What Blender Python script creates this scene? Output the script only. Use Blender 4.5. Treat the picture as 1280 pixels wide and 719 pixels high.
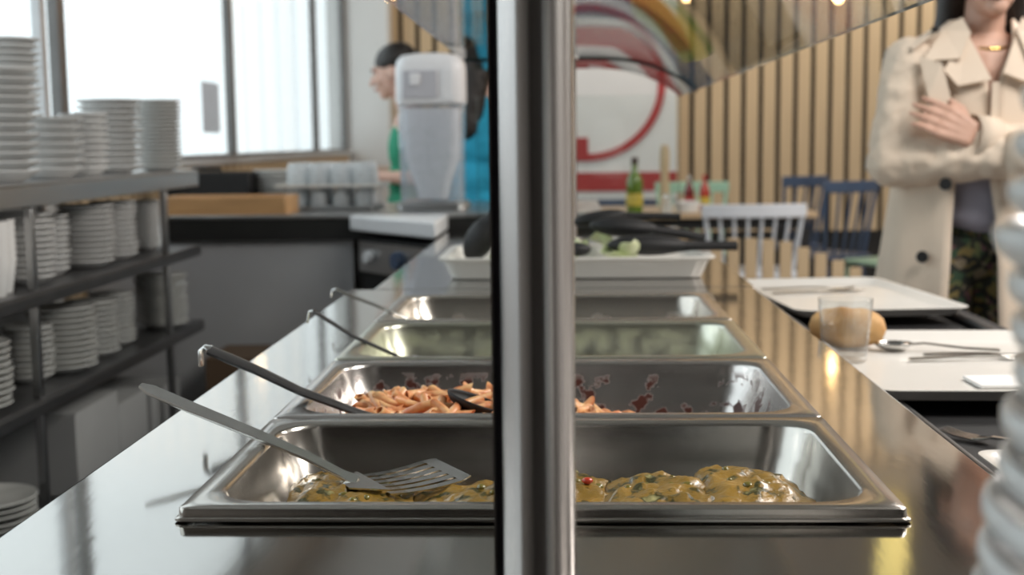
import bpy, math, random
from mathutils import Vector, Matrix, noise, Euler

# ------------------------------------------------------------------ reset
for o in list(bpy.data.objects):
    bpy.data.objects.remove(o)
scene = bpy.context.scene
COL = scene.collection
random.seed(7)
PI = math.pi

# ------------------------------------------------------------------ camera
FOCAL_PX = 1567.7
PITCH, YAW, ROLL = 0.1172, 0.0435, -0.0122
CAM_Z = 1.15
cam_data = bpy.data.cameras.new('camera')
cam = bpy.data.objects.new('camera', cam_data)
COL.objects.link(cam)
cam_data.sensor_fit = 'HORIZONTAL'
cam_data.sensor_width = 36.0
cam_data.lens = FOCAL_PX / 1280 * 36.0
cam_data.clip_start = 0.02
cam_data.clip_end = 200
cam_data.dof.use_dof = True
cam_data.dof.focus_distance = 1.08
cam_data.dof.aperture_fstop = 6.3
cam.matrix_world = (Matrix.Translation((0, 0, CAM_Z)) @ Matrix.Rotation(YAW, 4, 'Z')
                    @ Matrix.Rotation(PI / 2 - PITCH, 4, 'X') @ Matrix.Rotation(ROLL, 4, 'Z'))
scene.camera = cam

# ------------------------------------------------------------------ world: bright overcast daylight
world = bpy.data.worlds.new('overcast')
scene.world = world
world.use_nodes = True
bg = world.node_tree.nodes['Background']
bg.inputs[0].default_value = (0.94, 0.985, 1.0, 1)
bg.inputs[1].default_value = 2.0

# ------------------------------------------------------------------ large lights: unseen area fills added to brighten the room
def area(name, loc, sx, sy, power, colour, rot=(0, 0, 0)):
    d = bpy.data.lights.new(name, 'AREA')
    d.shape = 'RECTANGLE'; d.size = sx; d.size_y = sy; d.energy = power; d.color = colour
    o = bpy.data.objects.new(name, d); COL.objects.link(o)
    o.location = loc; o.rotation_euler = rot
    return o
area('added_ceiling_fill', (2.3, 1.4, 3.0), 2.0, 1.2, 135, (1.0, 0.94, 0.88))  # added overhead fill out of view, not a fitting of the room
area('added_ceiling_fill', (3.2, 4.4, 3.0), 2.0, 1.2, 135, (1.0, 0.94, 0.88))
area('added_wall_fill', (2.2, 8.85, 3.04), 5.6, 0.22, 60, (1.0, 0.91, 0.80), (0.55, 0, 0))  # unseen strip added under the ceiling to lift the slat wall

scene.view_settings.view_transform = 'Standard'
scene.view_settings.look = 'None'
scene.view_settings.gamma = 1.0
scene.view_settings.use_curve_mapping = False
scene.view_settings.exposure = 0.0

# ------------------------------------------------------------------ materials
MATS = {}
def nmat(name, base, rough=0.5, metal=0.0, vary=0.08, scale=8.0, bump=0.0, bscale=None, stretch=(1, 1, 1),
         rvary=0.0, spec=0.5, coat=0.0, trans=0.0, base2=None, emit=None, detail=4.0, sss=0.0, aniso=0.0):
    """procedural principled material: noise colour variation, optional noise bump and roughness wear"""
    m = bpy.data.materials.new(name); m.use_nodes = True
    nt = m.node_tree; N = nt.nodes; L = nt.links
    b = N['Principled BSDF']
    b.inputs['Roughness'].default_value = rough
    b.inputs['Metallic'].default_value = metal
    b.inputs['Specular IOR Level'].default_value = spec
    b.inputs['Coat Weight'].default_value = coat
    b.inputs['Coat Roughness'].default_value = 0.08
    b.inputs['Transmission Weight'].default_value = trans
    if sss:
        b.inputs['Subsurface Weight'].default_value = sss
        b.inputs['Subsurface Radius'].default_value = (0.01, 0.005, 0.003)
    tc = N.new('ShaderNodeTexCoord'); mp = N.new('ShaderNodeMapping')
    mp.inputs['Scale'].default_value = stretch
    L.new(tc.outputs['Object'], mp.inputs['Vector'])
    nz = N.new('ShaderNodeTexNoise'); nz.inputs['Scale'].default_value = scale
    nz.inputs['Detail'].default_value = detail
    L.new(mp.outputs[0], nz.inputs['Vector'])
    cr = N.new('ShaderNodeValToRGB')
    cr.color_ramp.elements[0].position = 0.3; cr.color_ramp.elements[1].position = 0.7
    c1 = base2 if base2 else tuple(max(0, c * (1 - vary)) for c in base)
    c2 = base if base2 else tuple(min(1, c * (1 + vary)) for c in base)
    cr.color_ramp.elements[0].color = (*c1, 1); cr.color_ramp.elements[1].color = (*c2, 1)
    L.new(nz.outputs['Fac'], cr.inputs[0]); L.new(cr.outputs[0], b.inputs['Base Color'])
    if rvary:
        mr = N.new('ShaderNodeMapRange')
        mr.inputs['To Min'].default_value = max(0.02, rough - rvary); mr.inputs['To Max'].default_value = rough + rvary
        L.new(nz.outputs['Fac'], mr.inputs['Value']); L.new(mr.outputs[0], b.inputs['Roughness'])
    if bump:
        nb = N.new('ShaderNodeTexNoise'); nb.inputs['Scale'].default_value = bscale or scale * 4
        nb.inputs['Detail'].default_value = 5
        L.new(mp.outputs[0], nb.inputs['Vector'])
        bp = N.new('ShaderNodeBump'); bp.inputs['Strength'].default_value = bump; bp.inputs['Distance'].default_value = 0.01
        L.new(nb.outputs['Fac'], bp.inputs['Height']); L.new(bp.outputs[0], b.inputs['Normal'])
    if emit:
        b.inputs['Emission Color'].default_value = (*emit[0], 1); b.inputs['Emission Strength'].default_value = emit[1]
    MATS[name] = m
    return m

def thin_glass(name, tint=(1, 1, 1), gloss_rough=0.0, ior=1.5, haze=0.0):
    """pane of clear glass: see-through with Fresnel reflection (same from both faces)"""
    m = bpy.data.materials.new(name); m.use_nodes = True
    nt = m.node_tree; N = nt.nodes; L = nt.links
    N.remove(N['Principled BSDF']); out = N['Material Output']
    tr = N.new('ShaderNodeBsdfTransparent'); tr.inputs[0].default_value = (*tint, 1)
    gl = N.new('ShaderNodeBsdfGlossy'); gl.inputs['Roughness'].default_value = gloss_rough
    ge = N.new('ShaderNodeNewGeometry')
    mr = N.new('ShaderNodeMapRange'); mr.inputs['To Min'].default_value = ior; mr.inputs['To Max'].default_value = 1 / ior
    L.new(ge.outputs['Backfacing'], mr.inputs['Value'])
    fr = N.new('ShaderNodeFresnel'); L.new(mr.outputs[0], fr.inputs['IOR'])
    mx = N.new('ShaderNodeMixShader')
    L.new(fr.outputs[0], mx.inputs[0]); L.new(tr.outputs[0], mx.inputs[1]); L.new(gl.outputs[0], mx.inputs[2])
    last = mx
    if haze:
        df = N.new('ShaderNodeBsdfDiffuse'); df.inputs[0].default_value = (0.85, 0.87, 0.88, 1)
        tl = N.new('ShaderNodeBsdfTranslucent'); tl.inputs[0].default_value = (0.9, 0.92, 0.93, 1)
        ad = N.new('ShaderNodeMixShader'); L.new(df.outputs[0], ad.inputs[1]); L.new(tl.outputs[0], ad.inputs[2])
        nz = N.new('ShaderNodeTexNoise'); nz.inputs['Scale'].default_value = 12
        m2 = N.new('ShaderNodeMapRange'); m2.inputs['To Min'].default_value = haze * 0.6; m2.inputs['To Max'].default_value = haze * 1.4
        L.new(nz.outputs['Fac'], m2.inputs['Value'])
        mx2 = N.new('ShaderNodeMixShader')
        L.new(m2.outputs[0], mx2.inputs[0]); L.new(mx.outputs[0], mx2.inputs[1]); L.new(ad.outputs[0], mx2.inputs[2])
        last = mx2
    L.new(last.outputs[0], out.inputs['Surface'])
    MATS[name] = m
    return m

def spotted(name, base, spot, scale, thr, rough=0.3, metal=0.0, rough2=0.5, soft=0.05, coords=(1, 1, 1), zmax=None, coat=0.0, bump=0.0):
    """base surface with irregular stains of a second colour"""
    m = nmat(name, base, rough, metal, vary=0.05, scale=20, coat=coat, bump=bump)
    nt = m.node_tree; N = nt.nodes; L = nt.links; b = N['Principled BSDF']
    src = b.inputs['Base Color'].links[0].from_socket
    tc = N.new('ShaderNodeTexCoord'); mp = N.new('ShaderNodeMapping'); mp.inputs['Scale'].default_value = coords
    L.new(tc.outputs['Object'], mp.inputs[0])
    nz = N.new('ShaderNodeTexNoise'); nz.inputs['Scale'].default_value = scale; nz.inputs['Detail'].default_value = 6
    L.new(mp.outputs[0], nz.inputs['Vector'])
    ramp = N.new('ShaderNodeMapRange'); ramp.inputs['From Min'].default_value = thr; ramp.inputs['From Max'].default_value = thr + soft
    L.new(nz.outputs['Fac'], ramp.inputs['Value'])
    fac = ramp.outputs[0]
    if zmax is not None:
        sp = N.new('ShaderNodeSeparateXYZ'); L.new(tc.outputs['Object'], sp.inputs[0])
        zr = N.new('ShaderNodeMapRange'); zr.inputs['From Min'].default_value = zmax; zr.inputs['From Max'].default_value = zmax - 0.012
        L.new(sp.outputs['Z'], zr.inputs['Value'])
        mu = N.new('ShaderNodeMath'); mu.operation = 'MULTIPLY'
        L.new(fac, mu.inputs[0]); L.new(zr.outputs[0], mu.inputs[1]); fac = mu.outputs[0]
    mx = N.new('ShaderNodeMix'); mx.data_type = 'RGBA'
    L.new(fac, mx.inputs[0]); L.new(src, mx.inputs[6]); mx.inputs[7].default_value = (*spot, 1)
    L.new(mx.outputs[2], b.inputs['Base Color'])
    if metal:
        iv = N.new('ShaderNodeMapRange'); iv.inputs['To Min'].default_value = metal; iv.inputs['To Max'].default_value = 0.0
        L.new(fac, iv.inputs['Value']); L.new(iv.outputs[0], b.inputs['Metallic'])
    r2 = N.new('ShaderNodeMapRange'); r2.inputs['To Min'].default_value = rough; r2.inputs['To Max'].default_value = rough2
    L.new(fac, r2.inputs['Value']); L.new(r2.outputs[0], b.inputs['Roughness'])
    return m

STEEL = nmat('counter_steel', (0.435, 0.42, 0.40), 0.085, 1.0, vary=0.05, scale=5, rvary=0.03, bump=0.007, bscale=60, stretch=(1, 0.25, 1))
PANSTEEL = nmat('pan_steel', (0.50, 0.475, 0.44), 0.22, 1.0, vary=0.08, scale=10, rvary=0.07, bump=0.02, bscale=40)
PANSTAIN = spotted('pan_steel_tomato_stained', (0.55, 0.52, 0.50), (0.075, 0.018, 0.010), 48, 0.525, 0.24, 1.0, 0.45, soft=0.07, zmax=-0.010)
PANOIL = spotted('pan_steel_oily', (0.57, 0.57, 0.48), (0.34, 0.36, 0.22), 30, 0.36, 0.28, 1.0, 0.4, soft=0.5, zmax=-0.006)
PANBROWN = spotted('pan_steel_used', (0.56, 0.52, 0.47), (0.10, 0.055, 0.02), 16, 0.56, 0.26, 1.0, 0.5, soft=0.10, zmax=-0.03)
POSTSTEEL = nmat('post_steel', (0.50, 0.475, 0.465), 0.09, 1.0, vary=0.04, scale=30, stretch=(1, 1, 0.02), rvary=0.03)
UTENSIL = nmat('utensil_steel', (0.58, 0.57, 0.55), 0.18, 1.0, vary=0.06, scale=30, rvary=0.05)
DARKUT = nmat('dark_utensil', (0.06, 0.058, 0.06), 0.32, 0.2, vary=0.2, scale=30)
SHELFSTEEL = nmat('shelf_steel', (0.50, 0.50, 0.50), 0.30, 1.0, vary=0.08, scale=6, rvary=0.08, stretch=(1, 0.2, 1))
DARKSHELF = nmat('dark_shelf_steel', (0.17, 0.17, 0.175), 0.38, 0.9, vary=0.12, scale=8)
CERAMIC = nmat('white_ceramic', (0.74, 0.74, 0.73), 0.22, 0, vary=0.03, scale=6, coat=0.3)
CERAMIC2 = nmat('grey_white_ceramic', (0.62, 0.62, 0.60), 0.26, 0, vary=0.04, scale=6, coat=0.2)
WHITEPL = nmat('white_plastic', (0.80, 0.80, 0.82), 0.35, 0, vary=0.03, scale=5)
TRAYWHITE = nmat('white_melamine', (0.74, 0.72, 0.68), 0.28, 0, vary=0.03, scale=8, coat=0.2)
PAPER = nmat('paper_napkin', (0.82, 0.81, 0.80), 0.9, 0, vary=0.03, scale=20)
BLACK = nmat('black_plastic', (0.008, 0.008, 0.009), 0.6, 0, vary=0.2, scale=20)
BLACKTOP = nmat('black_worktop_edge', (0.018, 0.018, 0.017), 0.40, 0, vary=0.2, scale=10)
GREYPANEL = nmat('grey_panel', (0.50, 0.505, 0.52), 0.45, 0.2, vary=0.06, scale=4)
RUBBER = nmat('dark_gasket', (0.012, 0.010, 0.016), 0.35, 0, vary=0.1, scale=20)
WOOD = nmat('slat_wood', (0.60, 0.455, 0.285), 0.55, 0, vary=0.10, scale=3.0, stretch=(9, 9, 0.5), bump=0.03, bscale=10, base2=(0.52, 0.385, 0.235))
WOODTRAY = nmat('tray_wood', (0.52, 0.30, 0.135), 0.5, 0, vary=0.14, scale=5, stretch=(1, 8, 8))
TABLEWOOD = nmat('table_wood', (0.50, 0.36, 0.22), 0.4, 0, vary=0.1, scale=4, stretch=(1, 8, 1))
BACKING = nmat('black_backing', (0.014, 0.013, 0.012), 0.7, 0, vary=0.2, scale=3)
FLOORM = nmat('floor_tiles', (0.12, 0.11, 0.105), 0.35, 0, vary=0.15, scale=3)
PLASTER = nmat('plaster', (0.40, 0.38, 0.36), 0.8, 0, vary=0.04, scale=3, bump=0.05)
CEILM = nmat('ceiling_paint', (0.55, 0.54, 0.53), 0.85, 0, vary=0.05, scale=2)
COLUMNM = nmat('column_paint', (0.62, 0.62, 0.61), 0.7, 0, vary=0.03, scale=3)
FRAMEM = nmat('window_frame_grey', (0.16, 0.155, 0.15), 0.4, 0.5, vary=0.1, scale=10)
FRAMEL = nmat('window_frame_light', (0.55, 0.56, 0.57), 0.4, 0.3, vary=0.05, scale=10)
GLASS = thin_glass('clear_glass', (0.965, 0.985, 0.98))
WINGLASS = thin_glass('window_glass', (0.94, 0.975, 0.985))
TUMBLER = thin_glass('tumbler_glass', (0.955, 0.965, 0.97), haze=0.012)
FROSTED = thin_glass('frosted_glassware', (0.95, 0.96, 0.97), haze=0.55)
CLEARPL = thin_glass('clear_plastic', (0.94, 0.95, 0.97), gloss_rough=0.05, haze=0.16)
GEDGE = nmat('glass_edge_green', (0.03, 0.055, 0.05), 0.1, 0, vary=0.2, scale=10)
SKIN = nmat('skin', (0.62, 0.38, 0.285), 0.5, 0, vary=0.07, scale=18, sss=0.08)
SKIN2 = nmat('fair_skin', (0.70, 0.45, 0.36), 0.5, 0, vary=0.06, scale=18, sss=0.08)
HAIR = nmat('dark_hair', (0.014, 0.010, 0.008), 0.42, 0, vary=0.3, scale=12, stretch=(8, 8, 1), bump=0.3, bscale=25)
LIPS = nmat('lips', (0.45, 0.16, 0.14), 0.4, 0, vary=0.05)
EYEW = nmat('eye_white', (0.8, 0.78, 0.75), 0.2, 0, vary=0.02)
EYED = nmat('iris', (0.03, 0.018, 0.01), 0.15, 0, vary=0.1)
COAT = nmat('beige_gabardine', (0.74, 0.62, 0.50), 0.8, 0, vary=0.05, scale=9, bump=0.06, bscale=14)
COATIN = nmat('coat_lining', (0.46, 0.33, 0.20), 0.8, 0, vary=0.06, scale=9)
LILAC = nmat('lilac_jersey', (0.40, 0.39, 0.47), 0.85, 0, vary=0.08, scale=12, bump=0.08, bscale=20)
GREENTOP = nmat('green_jersey', (0.02, 0.30, 0.17), 0.75, 0, vary=0.12, scale=8)
BLUETOP = nmat('turquoise_fleece', (0.02, 0.36, 0.56), 0.8, 0, vary=0.14, scale=9, bump=0.1, bscale=12)
DARKCLOTH = nmat('dark_trousers', (0.03, 0.03, 0.04), 0.85, 0, vary=0.1, scale=9)
GOLD = nmat('gold', (0.90, 0.62, 0.20), 0.2, 1.0, vary=0.04)
RED = nmat('sign_red', (0.40, 0.045, 0.045), 0.45, 0, vary=0.06, scale=4)
SIGNWHITE = nmat('sign_white', (0.74, 0.74, 0.74), 0.5, 0, vary=0.02, scale=4)
NAVYPAINT = nmat('navy_paint', (0.055, 0.085, 0.15), 0.35, 0, vary=0.08)
WHITEPAINT = nmat('white_paint', (0.66, 0.69, 0.74), 0.3, 0, vary=0.03)
MINTPAINT = nmat('mint_paint', (0.40, 0.62, 0.47), 0.35, 0, vary=0.06)
CARD = nmat('cardboard', (0.12, 0.075, 0.045), 0.85, 0, vary=0.08, scale=6)
GREYBOX = nmat('pale_box_board', (0.34, 0.34, 0.34), 0.75, 0, vary=0.05, scale=6)
BULB = nmat('warm_bulb', (1, 0.8, 0.5), 0.3, 0, vary=0.0, emit=((1.0, 0.62, 0.26), 22))
OILGLASS = nmat('olive_oil_bottle', (0.115, 0.19, 0.018), 0.08, 0, vary=0.2, scale=12, coat=0.4)
LABELY = nmat('yellow_label', (0.55, 0.42, 0.06), 0.6, 0, vary=0.15, scale=30)
LABELR = nmat('red_label', (0.42, 0.04, 0.03), 0.6, 0, vary=0.1, scale=30)
CRUST = nmat('bread_crust', (0.64, 0.39, 0.16), 0.7, 0, scale=18, base2=(0.44, 0.22, 0.07), bump=0.12, bscale=60)
LETTUCE = nmat('lettuce', (0.48, 0.56, 0.24), 0.5, 0, scale=20, base2=(0.70, 0.72, 0.50), bump=0.15, bscale=40)
PENNEM = nmat('penne_in_tomato', (0.90, 0.56, 0.27), 0.38, 0, scale=70, base2=(0.66, 0.17, 0.055), coat=0.25, sss=0.05)
TOMATO = nmat('tomato_sauce', (0.46, 0.07, 0.025), 0.35, 0, scale=40, base2=(0.26, 0.03, 0.012), bump=0.35, bscale=90)
SAUCEB = nmat('mustard_brown_sauce', (0.20, 0.105, 0.014), 0.12, 0, scale=14, base2=(0.11, 0.05, 0.008), coat=0.5, bump=0.04, bscale=25)
SOUP = nmat('green_oil_soup', (0.42, 0.40, 0.06), 0.22, 0, scale=14, base2=(0.24, 0.25, 0.025), coat=0.5)
PEA = nmat('green_pea', (0.17, 0.14, 0.022), 0.28, 0, vary=0.25, scale=60, coat=0.5)
REDBIT = nmat('red_pepper_bit', (0.55, 0.05, 0.02), 0.3, 0, vary=0.1, scale=60, coat=0.4)

def make_fillet_material():
    m = nmat('fillet_in_herb_sauce', (0.41, 0.235, 0.04), 0.28, 0, scale=30, base2=(0.19, 0.115, 0.018), coat=0.45, bump=0.30, bscale=110, detail=6)
    nt = m.node_tree; N = nt.nodes; L = nt.links; b = N['Principled BSDF']
    src = b.inputs['Base Color'].links[0].from_socket
    tc = N.new('ShaderNodeTexCoord')
    nz = N.new('ShaderNodeTexNoise'); nz.inputs['Scale'].default_value = 75; nz.inputs['Detail'].default_value = 5
    L.new(tc.outputs['Object'], nz.inputs['Vector'])
    mr = N.new('ShaderNodeMapRange'); mr.inputs['From Min'].default_value = 0.54; mr.inputs['From Max'].default_value = 0.62
    L.new(nz.outputs['Fac'], mr.inputs['Value'])
    mx = N.new('ShaderNodeMix'); mx.data_type = 'RGBA'
    L.new(mr.outputs[0], mx.inputs[0]); L.new(src, mx.inputs[6]); mx.inputs[7].default_value = (0.045, 0.042, 0.008, 1)
    # cut sides are paler fish with dark herb flecks
    ge = N.new('ShaderNodeNewGeometry'); sp = N.new('ShaderNodeSeparateXYZ'); L.new(tc.outputs['Object'], sp.inputs[0])
    nz2 = N.new('ShaderNodeTexNoise'); nz2.inputs['Scale'].default_value = 38; nz2.inputs['Detail'].default_value = 3
    L.new(tc.outputs['Object'], nz2.inputs['Vector'])
    m3 = N.new('ShaderNodeMapRange'); m3.inputs['From Min'].default_value = 0.64; m3.inputs['From Max'].default_value = 0.74
    L.new(nz2.outputs['Fac'], m3.inputs['Value'])
    m4 = N.new('ShaderNodeMix'); m4.data_type = 'RGBA'
    L.new(m3.outputs[0], m4.inputs[0]); L.new(mx.outputs[2], m4.inputs[6]); m4.inputs[7].default_value = (0.56, 0.50, 0.22, 1)
    L.new(m4.outputs[2], b.inputs['Base Color'])
    return m
FILLET = make_fillet_material()

def make_floral():
    m = nmat('floral_print', (0.03, 0.035, 0.025), 0.8, 0)
    nt = m.node_tree; N = nt.nodes; L = nt.links; b = N['Principled BSDF']
    tc = N.new('ShaderNodeTexCoord')
    vo = N.new('ShaderNodeTexVoronoi'); vo.inputs['Scale'].default_value = 62
    nz = N.new('ShaderNodeTexNoise'); nz.inputs['Scale'].default_value = 14
    ad = N.new('ShaderNodeVectorMath'); ad.operation = 'ADD'
    sc = N.new('ShaderNodeVectorMath'); sc.operation = 'SCALE'; sc.inputs[3].default_value = 0.08
    L.new(nz.outputs['Color'], sc.inputs[0]); L.new(tc.outputs['Object'], ad.inputs[0]); L.new(sc.outputs[0], ad.inputs[1])
    L.new(tc.outputs['Object'], nz.inputs['Vector']); L.new(ad.outputs[0], vo.inputs['Vector'])
    sp = N.new('ShaderNodeSeparateColor'); L.new(vo.outputs['Color'], sp.inputs[0])
    cr = N.new('ShaderNodeValToRGB'); cr.color_ramp.interpolation = 'CONSTANT'
    e = cr.color_ramp.elements
    e[0].position = 0; e[0].color = (0.03, 0.035, 0.03, 1)
    e[1].position = 0.40; e[1].color = (0.14, 0.16, 0.07, 1)
    for p, c in ((0.60, (0.24, 0.19, 0.07)), (0.72, (0.05, 0.10, 0.06)), (0.84, (0.16, 0.08, 0.09)), (0.91, (0.27, 0.23, 0.16))):
        q = e.new(p); q.color = (*c, 1)
    L.new(sp.outputs[0], cr.inputs[0]); L.new(cr.outputs[0], b.inputs['Base Color'])
    return m
FLORAL = make_floral()

# ------------------------------------------------------------------ mesh helpers
class MB:
    def __init__(s):
        s.v = []; s.f = []; s.mi = []
    def add(s, vs, fs, mi=0):
        o = len(s.v); s.v += [tuple(p) for p in vs]
        for f in fs:
            s.f.append([i + o for i in f]); s.mi.append(mi)
        return s
    def box(s, x0, x1, y0, y1, z0, z1, mi=0):
        return s.add([(x0, y0, z0), (x1, y0, z0), (x1, y1, z0), (x0, y1, z0), (x0, y0, z1), (x1, y0, z1), (x1, y1, z1), (x0, y1, z1)],
                     [(3, 2, 1, 0), (4, 5, 6, 7), (0, 1, 5, 4), (1, 2, 6, 5), (2, 3, 7, 6), (3, 0, 4, 7)], mi)
    def prism(s, poly, z0, z1, mi=0):
        n = len(poly)
        vs = [(x, y, z0) for x, y in poly] + [(x, y, z1) for x, y in poly]
        fs = [list(range(n))[::-1], list(range(n, 2 * n))] + [(i, (i + 1) % n, n + (i + 1) % n, n + i) for i in range(n)]
        return s.add(vs, fs, mi)
    def loft(s, rings, cap0=True, cap1=True, closed=True, mi=0):
        n = len(rings[0]); vs = [p for r in rings for p in r]; fs = []
        m = n if closed else n - 1
        for k in range(len(rings) - 1):
            for i in range(m):
                j = (i + 1) % n
                fs.append((k * n + i, k * n + j, (k + 1) * n + j, (k + 1) * n + i))
        if cap0: fs.append(list(range(n))[::-1])
        if cap1: fs.append([(len(rings) - 1) * n + i for i in range(n)])
        return s.add(vs, fs, mi)
    def lathe(s, prof, n=24, c=(0, 0, 0), cap0=False, cap1=False, mi=0):
        rings = [[(c[0] + r * math.cos(2 * PI * i / n), c[1] + r * math.sin(2 * PI * i / n), c[2] + z) for i in range(n)] for r, z in prof]
        return s.loft(rings, cap0, cap1, True, mi)
    def tube(s, pts, rad, n=10, caps=True, flat=1.0, up=None, mi=0):
        pts = [Vector(p) for p in pts]; m = len(pts)
        rads = rad if isinstance(rad, (list, tuple)) else [rad] * m
        t0 = (pts[1] - pts[0]).normalized()
        u = Vector(up) if up else (Vector((0, 0, 1)) if abs(t0.z) < 0.9 else Vector((1, 0, 0)))
        rings = []
        for k in range(m):
            t = (pts[min(k + 1, m - 1)] - pts[max(k - 1, 0)]).normalized()
            a = t.cross(u).normalized(); b = a.cross(t).normalized(); u = b
            rings.append([tuple(pts[k] + a * (rads[k] * math.cos(2 * PI * i / n)) + b * (rads[k] * flat * math.sin(2 * PI * i / n))) for i in range(n)])
        return s.loft(rings, caps, caps, True, mi)
    def cone(s, p0, p1, r0, r1, n=14):
        """closed tapered capsule"""
        p0 = Vector(p0); p1 = Vector(p1); t = (p1 - p0).normalized()
        pts = []; rad = []
        for k in range(5):
            a = PI / 2 * k / 4.0
            pts.append(p0 - t * (r0 * math.cos(a))); rad.append(max(1e-4, r0 * math.sin(a)))
        for k in range(5):
            a = PI / 2 * k / 4.0
            pts.append(p1 + t * (r1 * math.sin(a))); rad.append(max(1e-4, r1 * math.cos(a)))
        return s.tube(pts, rad, n)
    def ell(s, c, r, n=16, m=10, rot=None):
        rings = []
        R = Euler(rot).to_matrix() if rot else None
        for k in range(m + 1):
            a = -PI / 2 + PI * k / m; cz = math.sin(a); cr = max(1e-3, math.cos(a))
            ring = []
            for i in range(n):
                p = Vector((r[0] * cr * math.cos(2 * PI * i / n), r[1] * cr * math.sin(2 * PI * i / n), r[2] * cz))
                if R: p = R @ p
                ring.append((c[0] + p.x, c[1] + p.y, c[2] + p.z))
            rings.append(ring)
        return s.loft(rings)
    def mesh(s, name, mat, smooth=35):
        me = bpy.data.meshes.new(name)
        me.from_pydata(s.v, [], s.f)
        for mm in (mat if isinstance(mat, (list, tuple)) else [mat]):
            me.materials.append(mm)
        if any(s.mi): me.polygons.foreach_set('material_index', s.mi)
        me.validate()
        if smooth:
            me.polygons.foreach_set('use_smooth', [True] * len(me.polygons))
            if smooth < 180: me.set_sharp_from_angle(angle=math.radians(smooth))
        me.update()
        return me
    def build(s, name, mat, parent=None, loc=(0, 0, 0), rot=(0, 0, 0), bevel=0, segs=2, smooth=35):
        o = bpy.data.objects.new(name, s.mesh(name, mat, smooth)); COL.objects.link(o)
        o.location = loc; o.rotation_euler = rot
        if parent: o.parent = parent
        if bevel:
            b = o.modifiers.new('bevel', 'BEVEL'); b.width = bevel; b.segments = segs; b.limit_method = 'ANGLE'; b.angle_limit = math.radians(40)
        return o

def link_mesh(name, me, parent=None, loc=(0, 0, 0), rot=(0, 0, 0), scale=(1, 1, 1)):
    o = bpy.data.objects.new(name, me); COL.objects.link(o)
    o.location = loc; o.rotation_euler = rot; o.scale = scale
    if parent: o.parent = parent
    return o
def empty(name, loc=(0, 0, 0), rz=0.0):
    o = bpy.data.objects.new(name, None); COL.objects.link(o)
    o.location = loc; o.rotation_euler = (0, 0, rz); o.empty_display_size = 0.05
    return o
def tag(o, label, cat, group=None):
    o['label'] = label; o['category'] = cat
    if group: o['group'] = group
    return o
def struct(o):
    o['kind'] = 'structure'; return o
def copy_tree(o, parent=None):
    c = o.copy(); COL.objects.link(c); c.parent = parent
    for ch in list(o.children): copy_tree(ch, c)
    return c
def rrect(hw, hh, r, z, n=6, c=(0, 0)):
    r = min(r, hw, hh); pts = []
    for cx, cy, a0 in ((hw - r, hh - r, 0), (-hw + r, hh - r, 90), (-hw + r, -hh + r, 180), (hw - r, -hh + r, 270)):
        for k in range(n + 1):
            a = math.radians(a0 + 90.0 * k / n)
            pts.append((c[0] + cx + r * math.cos(a), c[1] + cy + r * math.sin(a), z))
    return pts
def remesh(o, voxel, smooth=6, disp=0.0, dscale=0.1):
    r = o.modifiers.new('remesh', 'REMESH'); r.mode = 'VOXEL'; r.voxel_size = voxel; r.use_smooth_shade = True
    if smooth:
        sm = o.modifiers.new('smooth', 'SMOOTH'); sm.iterations = smooth; sm.factor = 0.5
    if disp:
        tx = bpy.data.textures.new(o.name + '_folds', 'CLOUDS'); tx.noise_scale = dscale
        d = o.modifiers.new('folds', 'DISPLACE'); d.texture = tx; d.strength = disp; d.mid_level = 0.5
    return o
def solidify(o, t, off=0.0):
    m = o.modifiers.new('solid', 'SOLIDIFY'); m.thickness = t; m.offset = off
    return o
def subsurf(o, n=1):
    m = o.modifiers.new('sub', 'SUBSURF'); m.levels = n; m.render_levels = n
    return o

# ------------------------------------------------------------------ room shell
XL, XR, YB, YF, ZC = -1.60, 5.4, 9.60, -4.2, 3.10
SILL, HEAD = 1.08, 2.75
struct(MB().box(XL - 0.3, XR + 0.2, YF - 0.2, YB + 0.3, -0.1, 0).build('floor', FLOORM))
struct(MB().box(XL - 0.3, XR + 0.2, YF - 0.2, YB + 0.3, ZC, ZC + 0.1).build('ceiling', CEILM))
struct(MB().box(XR, XR + 0.15, YF, YB + 0.2, 0, ZC).build('wall_right', PLASTER))
struct(MB().box(XL - 0.2, XR, YF - 0.15, YF, 0, ZC).build('wall_front', nmat('dark_plaster', (0.06, 0.055, 0.052), 0.8, 0, vary=0.05, scale=3)))
wb = struct(MB().box(XL - 0.2, XR, YB, YB + 0.15, 0, ZC).build('wall_back', BACKING))
PITCHX = 0.1287
sm_ = MB().box(-0.046, 0.046, -0.035, 0.0, 0.44, ZC - 0.02).mesh('slat', WOOD, 0)
k = 0
x = -1.30
while x < XR - 0.1:
    link_mesh('slat', sm_, wb, (x, YB, 0)); x += PITCHX
# left wall: base below the windows, head above, end pieces
wl = MB().box(XL - 0.15, XL, YF, YB, 0, SILL - 0.02).box(XL - 0.15, XL, YF, YB, HEAD, ZC)
wl.box(XL - 0.15, XL, 9.36, YB, SILL - 0.02, HEAD).box(XL - 0.15, XL, YF, -0.14, SILL - 0.02, HEAD)
wl = struct(wl.build('wall_left', COLUMNM))
s2 = MB().box(0, 0.022, -0.046, 0.046, 0.05, SILL - 0.03).mesh('slat', WOOD, 0)
y = 3.95
while y < 9.1:
    link_mesh('slat', s2, wl, (XL, y, 0)); y += PITCHX
struct(MB().box(XL - 0.16, XL + 0.035, YF, 9.36, SILL - 0.025, SILL).build('trim_1', FRAMEL))
struct(MB().box(XL + 0.002, XL + 0.30, 9.36, YB - 0.04, 0, ZC - 0.002).build('trim_2', COLUMNM, bevel=0.01))
MUL = [-0.14, 1.96, 4.05, 6.15, 8.25, 9.36]
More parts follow.
